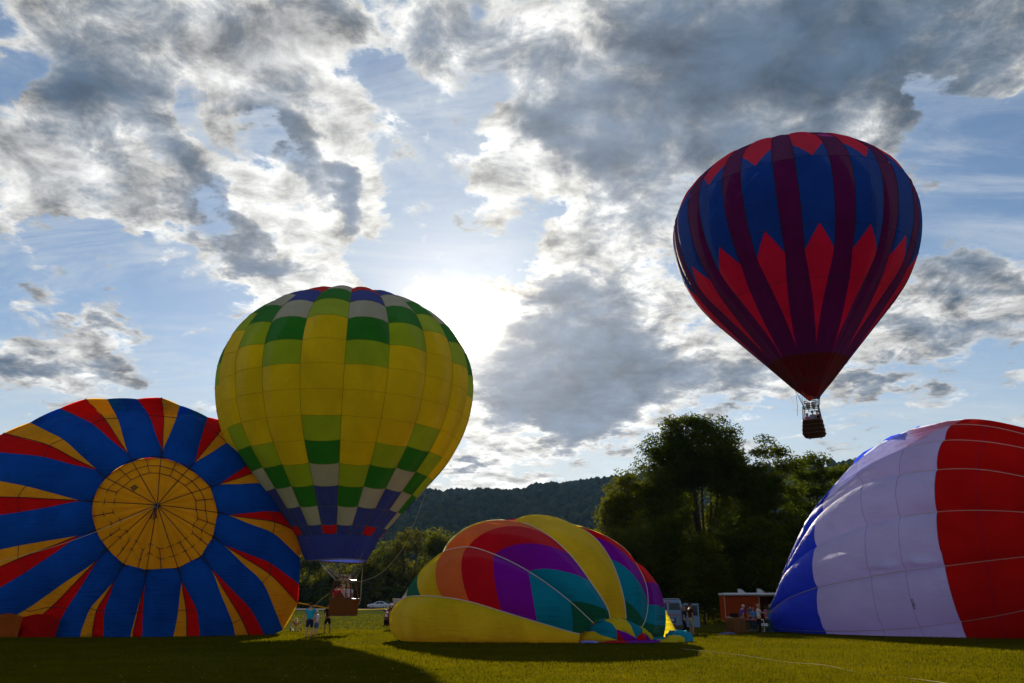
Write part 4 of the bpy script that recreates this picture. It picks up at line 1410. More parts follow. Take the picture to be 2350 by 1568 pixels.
def build_trees():
    sd_ = 0
    # the tall open crowned tree over the trailer
    b, H, w = place(1612, 945, 128, 92)
    tree('tall_tree', 'tallest tree, broad domed crown with bare forking limbs showing under it', b, H,
         [(0, 0, H * .80, w * .80, w * .7, H * .19), (-w * .45, 0, H * .70, w * .55, w * .5, H * .13), (w * .50, 0, H * .70, w * .55, w * .5, H * .13), (-w * .1, 0, H * .9, w * .5, w * .4, H * .085), (-w * .75, 1, H * .62, w * .3, w * .3, H * .08), (w * .85, 1, H * .60, w * .3, w * .3, H * .09), (-w * .2, 0, H * .72, w * .9, w * .7, H * .10), (w * .6, 0, H * .55, w * .4, w * .4, H * .12), (-w * .55, 1, H * .55, w * .5, w * .4, H * .12), (0, 0, H * .80, w * 1.0, w * .7, H * .12)],
         430, 165, .16, 1, 1, trunk_r=.38, clump=1.35, fork=-.6, shell=.45, group='trees at the right edge of the field')
    spec = [ # px, top, hw, Y, leaf, label, kind
        (1428, 1068, 52, 88, 0, 'rounded olive tree at the left end of the wood, in front of the hill', 'full'),
        (1500, 1062, 55, 90, 0, 'leafy tree rising just left of the tallest tree', 'full'),
        (1782, 998, 62, 89, 1, 'upright tree with tufted top between the tallest tree and the flying basket', 'tuft'),
        (1560, 1110, 62, 101, 0, 'dark tree standing behind the left side of the tallest tree', 'full'),
        (1655, 1140, 50, 102, 0, 'dark tree behind the forking trunk of the tallest tree', 'full'),
        (1700, 1035, 55, 97, 0, 'dark tree filling in behind the right side of the tallest tree', 'full'),
        (1890, 1030, 78, 93, 1, 'flat layered tree under the flying basket', 'flat'),
        (1975, 1058, 48, 97, 0, 'small layered tree beside the slope of the white balloon', 'flat'),
        (2030, 1022, 40, 104, 0, 'tree peeping over the shoulder of the white balloon', 'full'),
        (2120, 1060, 60, 106, 0, 'tree hidden mostly behind the white balloon', 'full'),
        (1395, 1200, 45, 84, 0, 'bushy tree at the foot of the dead tree, left end of the wood', 'low'),
        (1460, 1190, 55, 82, 0, 'dense low tree in front of the rounded olive tree', 'low'),
        (1535, 1170, 60, 83, 1, 'dense low tree left of the trunk of the tallest tree', 'low'),
        (1610, 1215, 55, 80, 0, 'dense low tree in front of the trunk of the tallest tree', 'low'),
        (1690, 1160, 60, 83, 1, 'dense low tree right of the trunk of the tallest tree', 'low'),
        (1765, 1165, 60, 82, 0, 'dense low tree behind the orange trailer', 'low'),
        (1845, 1150, 60, 84, 1, 'dense low tree behind the right end of the trailer', 'low'),
        (1925, 1140, 60, 86, 0, 'dense low tree beside the blue side of the white balloon', 'low')]
    for i, (x, ty, hw, Y, lf, lab, kind) in enumerate(spec):
        b, H, w = place(x, ty, hw, Y)
        if kind == 'full':
            cr_ = [(0, 0, H * .62, w, w * .85, H * .30), (w * .25, 0, H * .83, w * .62, w * .55, H * .14), (-w * .4, 0, H * .70, w * .55, w * .5, H * .18), (0, -.5, H * .38, w * .95, w * .8, H * .22)]
            tree('leafy_tree', lab, b, H, cr_, 150, 130, .17, lf, 10 + i, trunk_r=.28, clump=1.3, group='trees at the right edge of the field', shell=.35)
        elif kind == 'tuft':
            cr_ = [(0, 0, H * .86, w * .62, w * .5, H * .11), (w * .6, 0, H * .77, w * .55, w * .45, H * .10), (-w * .5, 0, H * .72, w * .45, w * .4, H * .10), (0, 0, H * .58, w * .95, w * .8, H * .14), (0, 0, H * .38, w, w * .8, H * .14)]
            tree('leafy_tree', lab, b, H, cr_, 170, 130, .17, lf, 10 + i, trunk_r=.26, clump=1.25, layered=1.4, group='trees at the right edge of the field')
        elif kind == 'flat':
            cr_ = [(0, 0, H * .90, w * .75, w * .6, H * .07), (w * .35, 0, H * .80, w * .75, w * .6, H * .07), (-w * .45, 0, H * .76, w * .7, w * .6, H * .07), (0, 0, H * .62, w, w * .8, H * .10), (0, 0, H * .42, w, w * .8, H * .15)]
            tree('leafy_tree', lab, b, H, cr_, 150, 130, .17, lf, 10 + i, trunk_r=.26, clump=1.2, layered=1.8, group='trees at the right edge of the field')
        else:
            cr_ = [(0, 0, H * .52, w, w * .6, H * .48), (w * .5, 0, H * .36, w * .6, w * .5, H * .36), (-w * .5, .3, H * .34, w * .6, w * .5, H * .34)]
            tree('low_tree', lab, b, H, cr_, 120, 110, .17, lf, 10 + i, trunk_r=.18, clump=1.35, group='dense low trees along the wood edge', shell=.3)
    # far row beyond the lane
    far = [(700, 1262, 48, 0, 'spreading tree behind the left side of the yellow balloon skirt'), (775, 1290, 42, 2, 'sunlit yellowish tree right behind the brown basket'), (830, 1285, 36, 2, 'yellow green tree between the skirt and the hanging rope'),
           (880, 1238, 46, 0, 'round tree behind the parked silver car'), (938, 1206, 52, 2, 'broad pale green tree left of the rainbow balloon, below the hill'), (1001, 1206, 26, 0, 'narrow upright tree above the left flank of the rainbow balloon'), (1040, 1216, 22, 0, 'small tree just right of the narrow upright tree'),
           (1090, 1235, 40, 0, 'tree half hidden behind the top of the rainbow balloon'), (1180, 1250, 55, 0, 'tree wholly screened by the rainbow balloon top'), (1290, 1240, 55, 1, 'tree screened by the yellow stripe of the rainbow balloon'),
           (620, 1270, 50, 1, 'dark tree behind the edge of the blue balloon'), (540, 1260, 55, 1, 'tree behind the blue balloon'), (1366, 1250, 40, 1, 'shadowy tree behind the right shoulder of the rainbow balloon')]
    for i, (x, ty, hw, lf, lab) in enumerate(far):
        Y = 205 + 10 * math.sin(i * 2.3)
        b, H, w = place(x, ty, hw, Y)
        cr_ = [(0, 0, H * .60, w, w * .9, H * .36), (w * .3, 0, H * .80, w * .6, w * .5, H * .17), (-w * .5, 0, H * .52, w * .6, w * .5, H * .3), (w * .5, 0, H * .34, w * .6, w * .5, H * .3), (0, -2, H * .25, w, w * .7, H * .22)]
        tree('field_tree', lab, b, H, cr_, 110, 75, .34, lf, 60 + i, trunk_r=.4, clump=2.4, group='trees beyond the lane', shell=.35)
    # hedge of shrubs under the far trees
    SHRUB = ['dark shrub in the far hedge, ' + t for t in ('leftmost, behind the blue balloon', 'second from the left, behind the blue balloon edge', 'behind the turquoise shirted man', 'behind the brown basket', 'just right of the brown basket', 'left of the silver car', 'behind the silver car', 'behind the dark car', 'behind the white box trailer', 'first behind the rainbow balloon', 'second behind the rainbow balloon', 'third behind the rainbow balloon', 'fourth behind the rainbow balloon', 'fifth behind the rainbow balloon', 'sixth behind the rainbow balloon', 'rightmost, behind the rainbow balloon')]
    for i in range(16):
        x = 640 + i * 50 + 14 * math.sin(i * 7.1)
        b, H, w = place(x, 1352 + 12 * math.sin(i * 3.7), 34, 196 + 4 * math.sin(i * 1.7))
        V = None
        tree('shrub', SHRUB[i], b, H, [(0, 0, H * .45, w, w * .6, H * .5)], 26, 90, .3, 1, 200 + i, trunk_r=.12, clump=1.7, group='shrubs in the far hedge', cat='shrub')
    # dead tree
    b, H, w = place(1388, 1103, 26, 82)
    root = empty('dead_tree', b, 'bare dead tree with thin twigs at the left end of the wood', 'dead tree')
    mb = MB(); r = np.random.default_rng(5)
    def branch(p, d, L, rad, lev):
        q = p + d * L
        m_ = p.lerp(q, .5) + Vector(r.normal(size=3)) * L * .06
        mb.tube([p, m_, q], [rad, rad * .8, rad * .55], 5, False)
        if lev:
            for _ in range(3):
                dd = (d + Vector(r.normal(size=3)) * .42 + Vector((0, 0, .12))).normalized()
                branch(p.lerp(q, .45 + .55 * r.random()), dd, L * .62, rad * .5, lev - 1)
    branch(b, Vector((-.03, 0, 1)), H * .42, .16, 4)
    mb.build('trunk', BARK, root)


def build_hill():
    rx = np.array([-900, -200, 300, 700, 940, 1190, 1250, 1385, 1500, 1700, 1900, 2350, 3000, 4200])
    ry = np.array([1190, 1160, 1150, 1148, 1146, 1150, 1132, 1108, 1098, 1090, 1080, 1062, 1080, 1150])
    Yr = 1250.
    wx = np.array([at(a, b, Yr).x for a, b in zip(rx, ry)]); wz = np.array([at(a, b, Yr).z for a, b in zip(rx, ry)])
    xs = np.linspace(-1500, 1900, 240); ts = np.linspace(0, 1.35, 70)
    X, T = np.meshgrid(xs, ts)
    Hh = np.interp(X, wx, wz) - 9
    def height(X, T):
        Hh = np.interp(X, wx, wz) - 9
        e = np.where(T < 1, T * T * (3 - 2 * T), 1 - (T - 1) * .8)
        z = 1.4 + Hh * e
        z += (np.sin(X * .013 + T * 3) * 7 + np.sin(X * .031 - T * 7) * 4 + np.sin(X * .071 + T * 15) * 2) * np.sin(np.clip(T, 0, 1) * np.pi)
        return z
    Y = 330 + (Yr - 330) * T
    P = np.stack([X, Y, height(X, T)], -1).reshape(-1, 3)
    h = mk_np('hill', P, grid_faces(len(ts), len(xs)), plain('forest_floor', (.02, .026, .012), .95, var=.3, scale=.03), None, True)
    h['kind'] = 'structure'
    # woodland crowns over it
    n = 8200
    T = rng.random(n) ** .8
    k = n // 4; T[:k] = .985 + .03 * rng.random(k)
    X = np.where(rng.random(n) < .75, -230 + 560 * rng.random(n), -1100 + 2600 * rng.random(n))
    X[:k] = -330 + 700 * rng.random(k)
    Y = 330 + (Yr - 330) * T
    Z = height(X, T)
    bm = bmesh.new(); bmesh.ops.create_icosphere(bm, subdivisions=1, radius=1)
    ico = np.array([v.co[:] for v in bm.verts]); fc = np.array([[v.index for v in f.verts] for f in bm.faces]); bm.free()
    s = (4.0 + 4.0 * rng.random(n))
    V = ico[None] * (1 + .35 * (rng.random((n, len(ico), 1)) - .5)) * s[:, None, None] * np.array([1, 1, 1.05])
    V = V + np.stack([X, Y, Z + s * .7], -1)[:, None]
    F_ = (fc[None] + len(ico) * np.arange(n)[:, None, None]).reshape(-1, 3)
    w = mk_np('woodland', V.reshape(-1, 3), F_, leafy('far_foliage', (.022, .032, .012), .15, .5, .06), None, True)
    tag(w, 'dense wooded hillside rising behind the field', 'woodland', kind='stuff')
    # loose leaf clumps on the ridge line
    k = 900
    X = -330 + 700 * rng.random(k); T = .99 + .02 * rng.random(k)
    C = np.stack([X, 330 + (Yr - 330) * T, height(X, T) + 6 + 5 * rng.random(k)], -1)
    V = leaf_cards(C, 16, np.full(k, 4.0), 1.3, .9, 9)
    tag(mk_np('ridge_foliage', V, np.arange(len(V)).reshape(-1, 4), LEAF[0]), 'ragged treetops along the ridge of the hill', 'treetops', kind='stuff')


# ------------------------------------------------------------------ people
SKIN = plain('skin', (.42, .22, .14), .55); SKIN2 = plain('skin_tanned', (.30, .15, .09), .55)
CL = {}
def cloth(n, c): 
    if n not in CL: CL[n] = plain('cloth_' + n, c, .85, var=.12, scale=12, bump=.25)
    return CL[n]
EYEM = plain('eye_dark', (.02, .015, .01), .2)


def skin_mesh(name, chains, m, parent, sub=1):
    """chains: list of (points [(x,y,z,r)], parent index into earlier vertices or None)."""
    verts, edges, rad, roots = [], [], [], []
    for pts, par in chains:
        prev = par
        for i, (x, y, z, r) in enumerate(pts):
            verts.append((x, y, z)); rad.append(r); k = len(verts) - 1
            if prev is not None: edges.append((prev, k))
            else: roots.append(k)
            prev = k
    me = bpy.data.meshes.new(name); me.from_pydata(verts, edges, [])
    o = bpy.data.objects.new(name, me); COL.objects.link(o)
    o.modifiers.new('s', 'SKIN'); o.modifiers.new('u', 'SUBSURF').levels = sub
    sk = me.skin_vertices[0].data
    for i, r in enumerate(rad):
        sk[i].radius = r if hasattr(r, '__len__') else (r, r)
        sk[i].use_root = i in roots
    return o, name, m, parent


PENDING = []


def person(label, pos, yaw, H, top, bottom, top_m, bottom_m, hair=None, cap=None, lean=0., arms=None, legs=None, group=None, skin=None, sit=0., long_bottom=False, wide=1.0, hat=False):
    """local frame: +Y is the way the person looks. arms = ((elbow), (wrist)) offsets for left, right."""
    root = empty('person', pos, label, 'person', group, yaw)
    s = H / 1.75
    skin = skin or SKIN
    B = Vector((0, 0, .93))
    def up(p):
        v = Vector(p) - B
        v = Matrix.Rotation(-lean, 3, 'X') @ v
        return v + B
    def V(p, r, upper=False):
        q = up(p) if upper else Vector(p)
        rr = tuple(a * s * wide for a in r) if hasattr(r, '__len__') else r * s
        return (q.x * s, q.y * s, q.z * s, rr)
    legs = legs or ((-.10, .02, .12), (.10, .0, .10))
    arms = arms or (((-.05, -.01, -.28), (-.05, .05, -.53)), ((.05, -.01, -.28), (.05, .05, -.53)))
    ch = []
    torso = [V((0, 0, .95), (.135, .10)), V((0, .005, 1.10), (.12, .09), True), V((0, .0, 1.28), (.145, .10), True), V((0, -.01, 1.42), (.115, .085), True),
             V((0, -.005, 1.50), .052, True), V((0, .015, 1.56), .062, True), V((0, .02, 1.645), (.080, .093), True), V((0, .01, 1.70), (.062, .072), True)]
    ch.append((torso, None))
    nose = [V((0, .105, 1.64), .012, True), V((0, .125, 1.625), .014, True)]
    for sg, (kx, ky, fy) in zip((-1, 1), legs):
        i0 = 0
        ch.append(([V((sg * .095, 0, .86), .088), V((kx, .03 + ky, .50), .056), V((kx * 1.05, ky * 1.2 - .02, .28), .054), V((kx * 1.05, ky * 1.3 - .03, .09), .036), V((kx * 1.1, ky * 1.3 + .10, .035), .032), V((kx * 1.12, ky * 1.3 + .17, .03), .024)], i0))
    sh = []
    for sg, (e, w) in zip((-1, 1), arms):
        S = Vector((sg * .185, -.01, 1.42))
        E = S + Vector(e); Wr = S + Vector(w)
        fd = (Wr - E).normalized(); hp = Wr + fd * .07
        ch.append(([V(S, .055, True), V(E, .040, True), V(Wr, .027, True), V(hp, (.036, .022), True)], 3))
        sh.append((S, E, Wr))
        side = fd.cross(Vector((0, 1, 0)));
        if side.length < .1: side = fd.cross(Vector((1, 0, 0)))
        side.normalize(); dn = fd.cross(side)
        for k, ln in enumerate((.062, .075, .07, .055)):
            o = hp + side * (k - 1.5) * .019 + fd * .02
            ch.append(([V(o, .0095, True), V(o + fd * ln * .55 + dn * .008, .0088, True), V(o + fd * ln * .9 + dn * .03, .0075, True)], None))
        o = Wr + fd * .03 + side * -.03
        ch.append(([V(o, .011, True), V(o + fd * .03 - side * .025, .010, True), V(o + fd * .06 - side * .032, .008, True)], None))
    ch.append((nose, None))
    PENDING.append(skin_mesh('body', ch, skin, root))
    # shirt
    t = [V((0, 0, .90), (.155, .125)), V((0, .005, 1.08), (.145, .115), True), V((0, 0, 1.28), (.163, .12), True), V((0, -.01, 1.43), (.125, .095), True), V((0, -.008, 1.475), .062, True)]
    c2 = [(t, None)]
    for sg, (S, E, Wr) in zip((-1, 1), sh):
        c2.append(([V(S, .068, True), V(S.lerp(E, .45), .064, True), V(S.lerp(E, .72), .060, True)], 3))
    PENDING.append(skin_mesh(top, c2, top_m, root))
    # legs clothing
    c3 = [([V((0, 0, .99), (.148, .115)), V((0, 0, .88), (.152, .12))], None)]
    for sg, (kx, ky, fy) in zip((-1, 1), legs):
        pts = [V((sg * .095, 0, .80), .105), V((kx, .03 + ky, .50), .082)]
        if long_bottom: pts += [V((kx * 1.05, ky * 1.2 - .02, .28), .070), V((kx * 1.05, ky * 1.3 - .03, .08), .062)]
        else: pts[-1] = V((kx * .99, .02 + ky * .9, .52), .084)
        c3.append((pts, 1))
    PENDING.append(skin_mesh(bottom, c3, bottom_m, root))
    # shoes
    for sg, (kx, ky, fy) in zip((-1, 1), legs):
        mb = MB()
        bx_, by_ = kx * 1.08, ky * 1.3
        mb.loft([[((bx_ + a * w_) * s, (by_ + y_) * s, z_ * s) for a, z_ in ((-1, 0), (1, 0), (1, .6 * h_), (.6, h_), (-.6, h_), (-1, .6 * h_))] for (y_, w_, h_) in ((-.10, .030, .06), (-.07, .042, .09), (.0, .045, .10), (.08, .048, .07), (.15, .045, .055), (.20, .028, .035))])
        so = mb.build('shoe', cloth('shoe', (.06, .05, .045)), root, True); so.matrix_parent_inverse = Matrix()
    hc = up((0, .015, 1.655)) * s
    RH = Matrix.Rotation(-lean, 4, 'X')
    def headpart(mb, name, m):
        o = mb.build(name, m, root, True); o.matrix_parent_inverse = Matrix(); o.matrix_basis = Matrix.Translation(hc) @ RH
        return o
    for sg in (-1, 1):
        mb = MB().lathe([(0, -.008 * s), (.009 * s, 0), (0, .008 * s)], (sg * .032 * s, .088 * s, .01 * s), 8); headpart(mb, 'eye', EYEM)
        mb = MB().lathe([(0, -.03 * s), (.012 * s, -.01 * s), (.014 * s, .015 * s), (0, .03 * s)], (sg * .083 * s, -.005 * s, -.005 * s), 8); headpart(mb, 'ear', skin)
    if hair is not None:
        hm, ln = hair
        mb = MB(); rings = []
        for z_, r_, yo in ((.112, .02, -.01), (.105, .055, -.008), (.085, .083, -.006), (.05, .098, -.008), (.01, .101, -.014), (-.03, .095, -.024)) + (((-.09, .092, -.035), (-.15, .085, -.045)) if ln else ()):
            ring = []
            for q in range(18):
                a = 2 * math.pi * q / 18
                yy = math.sin(a) * r_ * 1.12
                if z_ < .04 and yy > .02: yy = .02 + (yy - .02) * .15
                ring.append((math.cos(a) * r_ * s, (yy + yo) * s, (z_ + .006 * math.sin(5 * a + z_ * 40)) * s))
            rings.append(ring)
        headpart(mb.loft(rings), 'hair', hm)
    if cap is not None:
        mb = MB(); rings = []
        for z_, r_ in ((.128, .02), (.12, .065), (.09, .096), (.045, .106)):
            rings.append([(math.cos(2 * math.pi * q / 18) * r_ * s, (math.sin(2 * math.pi * q / 18) * r_ * 1.1 - .002) * s, z_ * s) for q in range(18)])
        if hat: rings.append([(math.cos(2 * math.pi * q / 18) * .175 * s, math.sin(2 * math.pi * q / 18) * .19 * s, .03 * s) for q in range(18)])
        mb.loft(rings, True, True)
        if not hat:
            mb.loft([[(x_ * s, y_ * s, z_ * s) for x_, y_, z_ in ((-.07, .08, .05), (.07, .08, .05), (.06, .175, .04), (-.06, .175, .04))], [(x_ * s, y_ * s, z_ * s) for x_, y_, z_ in ((-.07, .08, .06), (.07, .08, .06), (.06, .175, .047), (-.06, .175, .047))]])
        headpart(mb, 'hat' if hat else 'cap', cap)
    return root


def finish_people():
    dg = bpy.context.evaluated_depsgraph_get(); dg.update()
    for o, name, m, parent in PENDING:
        me = bpy.data.meshes.new_from_object(o.evaluated_get(dg))
        bpy.data.objects.remove(o)
        me.name = name; me.materials.clear()
        ob = link(name, me, m, parent, True)
        ob.matrix_parent_inverse = Matrix()


def feet(px_, py_):
    g = gnd(px_, py_); return g


def build_people():
    HW = plain('hair_white', (.45, .42, .38), .8); HB = plain('hair_dark_brown', (.05, .03, .02), .7); HR = plain('hair_auburn', (.28, .10, .03), .7); HY = plain('hair_blond', (.45, .30, .12), .7); HG = plain('hair_grey', (.22, .2, .18), .8)
    walk = ((-.11, -.10, 0), (.10, .08, 0))
    rig = math.pi
    person('large man in a bright turquoise shirt and dark shorts walking away at the left', feet(708, 1466), 0.05, 1.84, 'shirt', 'shorts', cloth('turquoise', (.02, .32, .50)), cloth('navy', (.02, .025, .06)), (HB, 0), legs=walk, wide=1.28, arms=(((-.08, -.03, -.28), (-.08, .0, -.54)), ((.08, .02, -.28), (.08, .10, -.52))))
    person('person with white hair in a white top and blue shorts walking beside the turquoise shirt', feet(724, 1460.5), -.15, 1.42, 'top', 'shorts', cloth('white_top', (.52, .48, .55)), cloth('denim', (.06, .11, .22)), (HW, 0), legs=((-.1, .06, 0), (.1, -.08, 0)), long_bottom=False, wide=1.05)
    pb = feet(750, 1454.5)
    person('man in black polo, black shorts and dark cap holding a rope', pb, math.pi - .1, 1.80, 'polo', 'shorts', cloth('black', (.018, .014, .02)), cloth('black', (.02, .015, .02)), None, cloth('cap_navy', (.015, .03, .08)), legs=((-.16, .03, 0), (.15, 0, 0)), arms=(((-.07, .02, -.26), (.10, .20, -.42)), ((.07, .02, -.26), (-.08, .22, -.44))), skin=SKIN2)
    # rope in his hands
    MBr = MB().tube([pb + Vector((-.05, -.25, .93)), pb + Vector((-.35, -.4, .45)), pb + Vector((-.8, -.5, .05)), pb + Vector((-1.9, -.8, .03))], .012, 5)
    tag(MBr.build('rope', ROPE), 'slack rope running from the hands of the man in black to the grass', 'rope')
    # older one and man by the van
    person('person with bushy auburn hair and dark clothes standing behind the man in khaki shorts', feet(1573, 1457), math.pi / 2 + 2.9, 1.66, 'jacket', 'trousers', cloth('dark_brown', (.03, .02, .02)), cloth('black_t', (.015, .013, .016)), (HR, 1), long_bottom=True)
    person('man in a dark polo and khaki shorts standing at the open van door', feet(1588, 1460.5), -math.pi / 2 + .3, 1.83, 'polo', 'shorts', cloth('dark_polo', (.035, .016, .016)), cloth('khaki', (.30, .26, .21)), (HB, 0), wide=1.1, skin=SKIN2, legs=((-.1, .02, 0), (.1, .04, 0)))
    person('person half hidden behind the man in khaki shorts with one arm raised', feet(1583, 1455), 0, 1.72, 'shirt', 'trousers', cloth('charcoal', (.03, .03, .03)), cloth('black_t', (.015, .013, .016)), (HB, 0), long_bottom=True, arms=(((-.14, .05, .18), (-.26, .06, .40)), ((.05, 0, -.28), (.05, .05, -.5))))
    # crew round the lying basket
    def on(px_, Y, z=None): p = at(px_, 1400, Y); return Vector((p.x, Y, float(terrain(0, Y))))
    person('white haired man in a purple polo leaning over the tipped basket', on(1699, 55.5), -math.pi / 2 + .25, 1.80, 'polo', 'trousers', cloth('purple', (.07, .04, .22)), cloth('dark_grey', (.04, .04, .05)), (HW, 0), lean=.32, long_bottom=True, arms=(((-.05, .10, -.26), (-.05, .30, -.42)), ((.05, -.02, -.28), (.05, .0, -.54))), wide=1.1)
    person('man in a grey shirt standing in front of the trailer door', on(1722, 61.5), -.6, 1.82, 'shirt', 'trousers', cloth('grey', (.10, .08, .10)), cloth('dark_grey', (.04, .04, .05)), (HB, 0), long_bottom=True)
    person('person in a sky blue t-shirt and grey cap with yellow gloves, arms folded', on(1728, 56.2), math.pi - .2, 1.58, 't_shirt', 'trousers', cloth('sky_blue', (.05, .22, .55)), cloth('denim_dark', (.04, .06, .10)), None, cloth('cap_grey', (.14, .14, .15)), long_bottom=True, arms=(((-.09, .02, -.24), (.16, .20, -.26)), ((.09, .02, -.24), (-.12, .22, -.28))))
    person('person in white t-shirt, straw hat and black trousers reaching to the balloon mouth', feet(1745, 1456), -math.pi / 2 - .1, 1.78, 't_shirt', 'trousers', cloth('white_tee', (.55, .52, .55)), cloth('black_t', (.015, .013, .016)), None, cloth('straw', (.34, .22, .10)), long_bottom=True, arms=(((-.05, .20, -.16), (-.02, .42, -.18)), ((.02, .20, -.18), (.0, .42, -.16))), hat=True)
    person('person in a pink top between the straw hat and the balloon, arm stretched out', on(1757, 54.5), -math.pi / 2 + .2, 1.72, 'top', 'trousers', cloth('pink', (.34, .10, .18)), cloth('dark_grey', (.04, .04, .05)), (HB, 1), long_bottom=True, arms=(((-.02, .24, -.06), (-.02, .50, .0)), ((.02, .20, -.10), (.0, .46, -.04))))
    person('blond person facing left at the teal mouth of the white balloon', on(1768, 55.2), math.pi / 2 - .1, 1.76, 'shirt', 'trousers', cloth('teal_shirt', (.02, .18, .2)), cloth('denim_dark', (.04, .06, .10)), (HY, 0), long_bottom=True)
    # a crew member by the red truck
    person('person in a white cap standing at the red truck next to the white box trailer', on(897, 73.0), math.pi / 2, 1.86, 'shirt', 'trousers', cloth('burgundy', (.10, .02, .03)), cloth('dark_grey', (.04, .04, .05)), None, cloth('cap_white', (.6, .55, .5)), long_bottom=True)


def basket_people(Mx, kind):
    HW = bpy.data.materials['hair_white']; HB = bpy.data.materials['hair_dark_brown']; HY = bpy.data.materials['hair_blond']
    def P(x, y, z): return (Mx @ Vector((x, y, z)))
    yaw0 = Mx.to_euler().z
    if kind == 'yellow':
        person('passenger in a red shirt sitting on the left edge of the brown basket, back turned', P(-.42, -.22, .16), yaw0 + .3, 1.62, 'shirt', 'trousers', cloth('red_shirt', (.42, .02, .03)), cloth('dark_grey', (.04, .04, .05)), (HB, 0), wide=1.3, long_bottom=True)
        person('white haired pilot in a pale shirt reaching up inside the brown basket', P(-.12, .05, .08), math.pi + yaw0, 1.70, 'shirt', 'trousers', cloth('rose_white', (.45, .34, .30)), cloth('dark_grey', (.04, .04, .05)), (HW, 0), long_bottom=True, arms=(((-.12, .12, .02), (-.22, .22, .20)), ((.10, .12, -.02), (-.10, .26, .12))))
        person('woman in a white tank top and sunglasses at the right of the brown basket', P(.38, -.10, .12), math.pi + yaw0 - .2, 1.66, 'tank_top', 'trousers', cloth('lilac_white', (.55, .50, .62)), cloth('dark_grey', (.04, .04, .05)), (HY, 0), long_bottom=True, skin=SKIN2)
    else:
        person('passenger in a grey shirt in the flying basket, middle', P(.05, -.12, .12), math.pi + yaw0, 1.66, 'shirt', 'trousers', cloth('slate', (.20, .20, .26)), cloth('dark_grey', (.04, .04, .05)), (HB, 0), long_bottom=True)
        person('passenger with long auburn hair at the left of the flying basket', P(-.30, -.05, .10), math.pi + yaw0 + .3, 1.55, 'top', 'trousers', cloth('pink', (.34, .10, .18)), cloth('dark_grey', (.04, .04, .05)), (bpy.data.materials['hair_auburn'], 1), long_bottom=True)
        person('pilot in a black jacket at the right of the flying basket', P(.34, .02, .12), math.pi + yaw0 - .3, 1.68, 'jacket', 'trousers', cloth('black', (.018, .014, .02)), cloth('dark_grey', (.04, .04, .05)), (HB, 0), long_bottom=True, wide=1.15)

# ------------------------------------------------------------------ vehicles and gear
GLASS = plain('dark_window_glass', (.012, .016, .03), .08); GLASS.node_tree.nodes['Principled BSDF'].inputs['Specular IOR Level'].default_value = .25
RUBBER = plain('tyre_rubber', (.02, .02, .02), .8)
CHROME = plain('chrome', (.55, .55, .55), .18, 1.0)
WHITE_P = plain('white_paint', (.45, .46, .50), .35)
LAMP_R = plain('red_lens', (.45, .01, .01), .2)


def loc(mb, name, m, root, smooth=False):
    o = mb.build(name, m, root, smooth); o.matrix_parent_inverse = Matrix(); return o


def sub(mb, name, m, par, smooth=False):
    """part of a part whose own basis is the identity: same local frame as the thing."""
    o = mb.build(name, m, par, smooth); o.matrix_parent_inverse = Matrix(); return o


def wheel(root, x, y, r, w):
    t = MB().lathe([(r * .55, -w / 2), (r * .9, -w / 2), (r, -w * .35), (r, w * .35), (r * .9, w / 2), (r * .55, w / 2), (r * .55, -w / 2)], (x, y, r), 22, 'X')
    o = loc(t, 'wheel', RUBBER, root, True)
    q = MB().lathe([(0, -w * .3), (r * .5, -w * .35), (r * .58, -w * .45), (r * .58, w * .45), (r * .5, w * .35), (0, w * .3)], (x, y, r), 16, 'X')
    sub(q, 'rim', CHROME, o, True)


def section(w, z0, z1, wt, zs, y, n=5):
    """closed cross section of a car body: bottom half width w, top half width wt, shoulder height zs."""
    P = [(-w * .93, z0), (-w, z0 + .12), (-w, zs * .7 + z0 * .3), (-w * .985, zs), (-wt, z1 - .06), (-wt * .9, z1), (wt * .9, z1), (wt, z1 - .06), (w * .985, zs), (w, zs * .7 + z0 * .3), (w, z0 + .12), (w * .93, z0)]
    return [(x, y, z) for x, z in P]


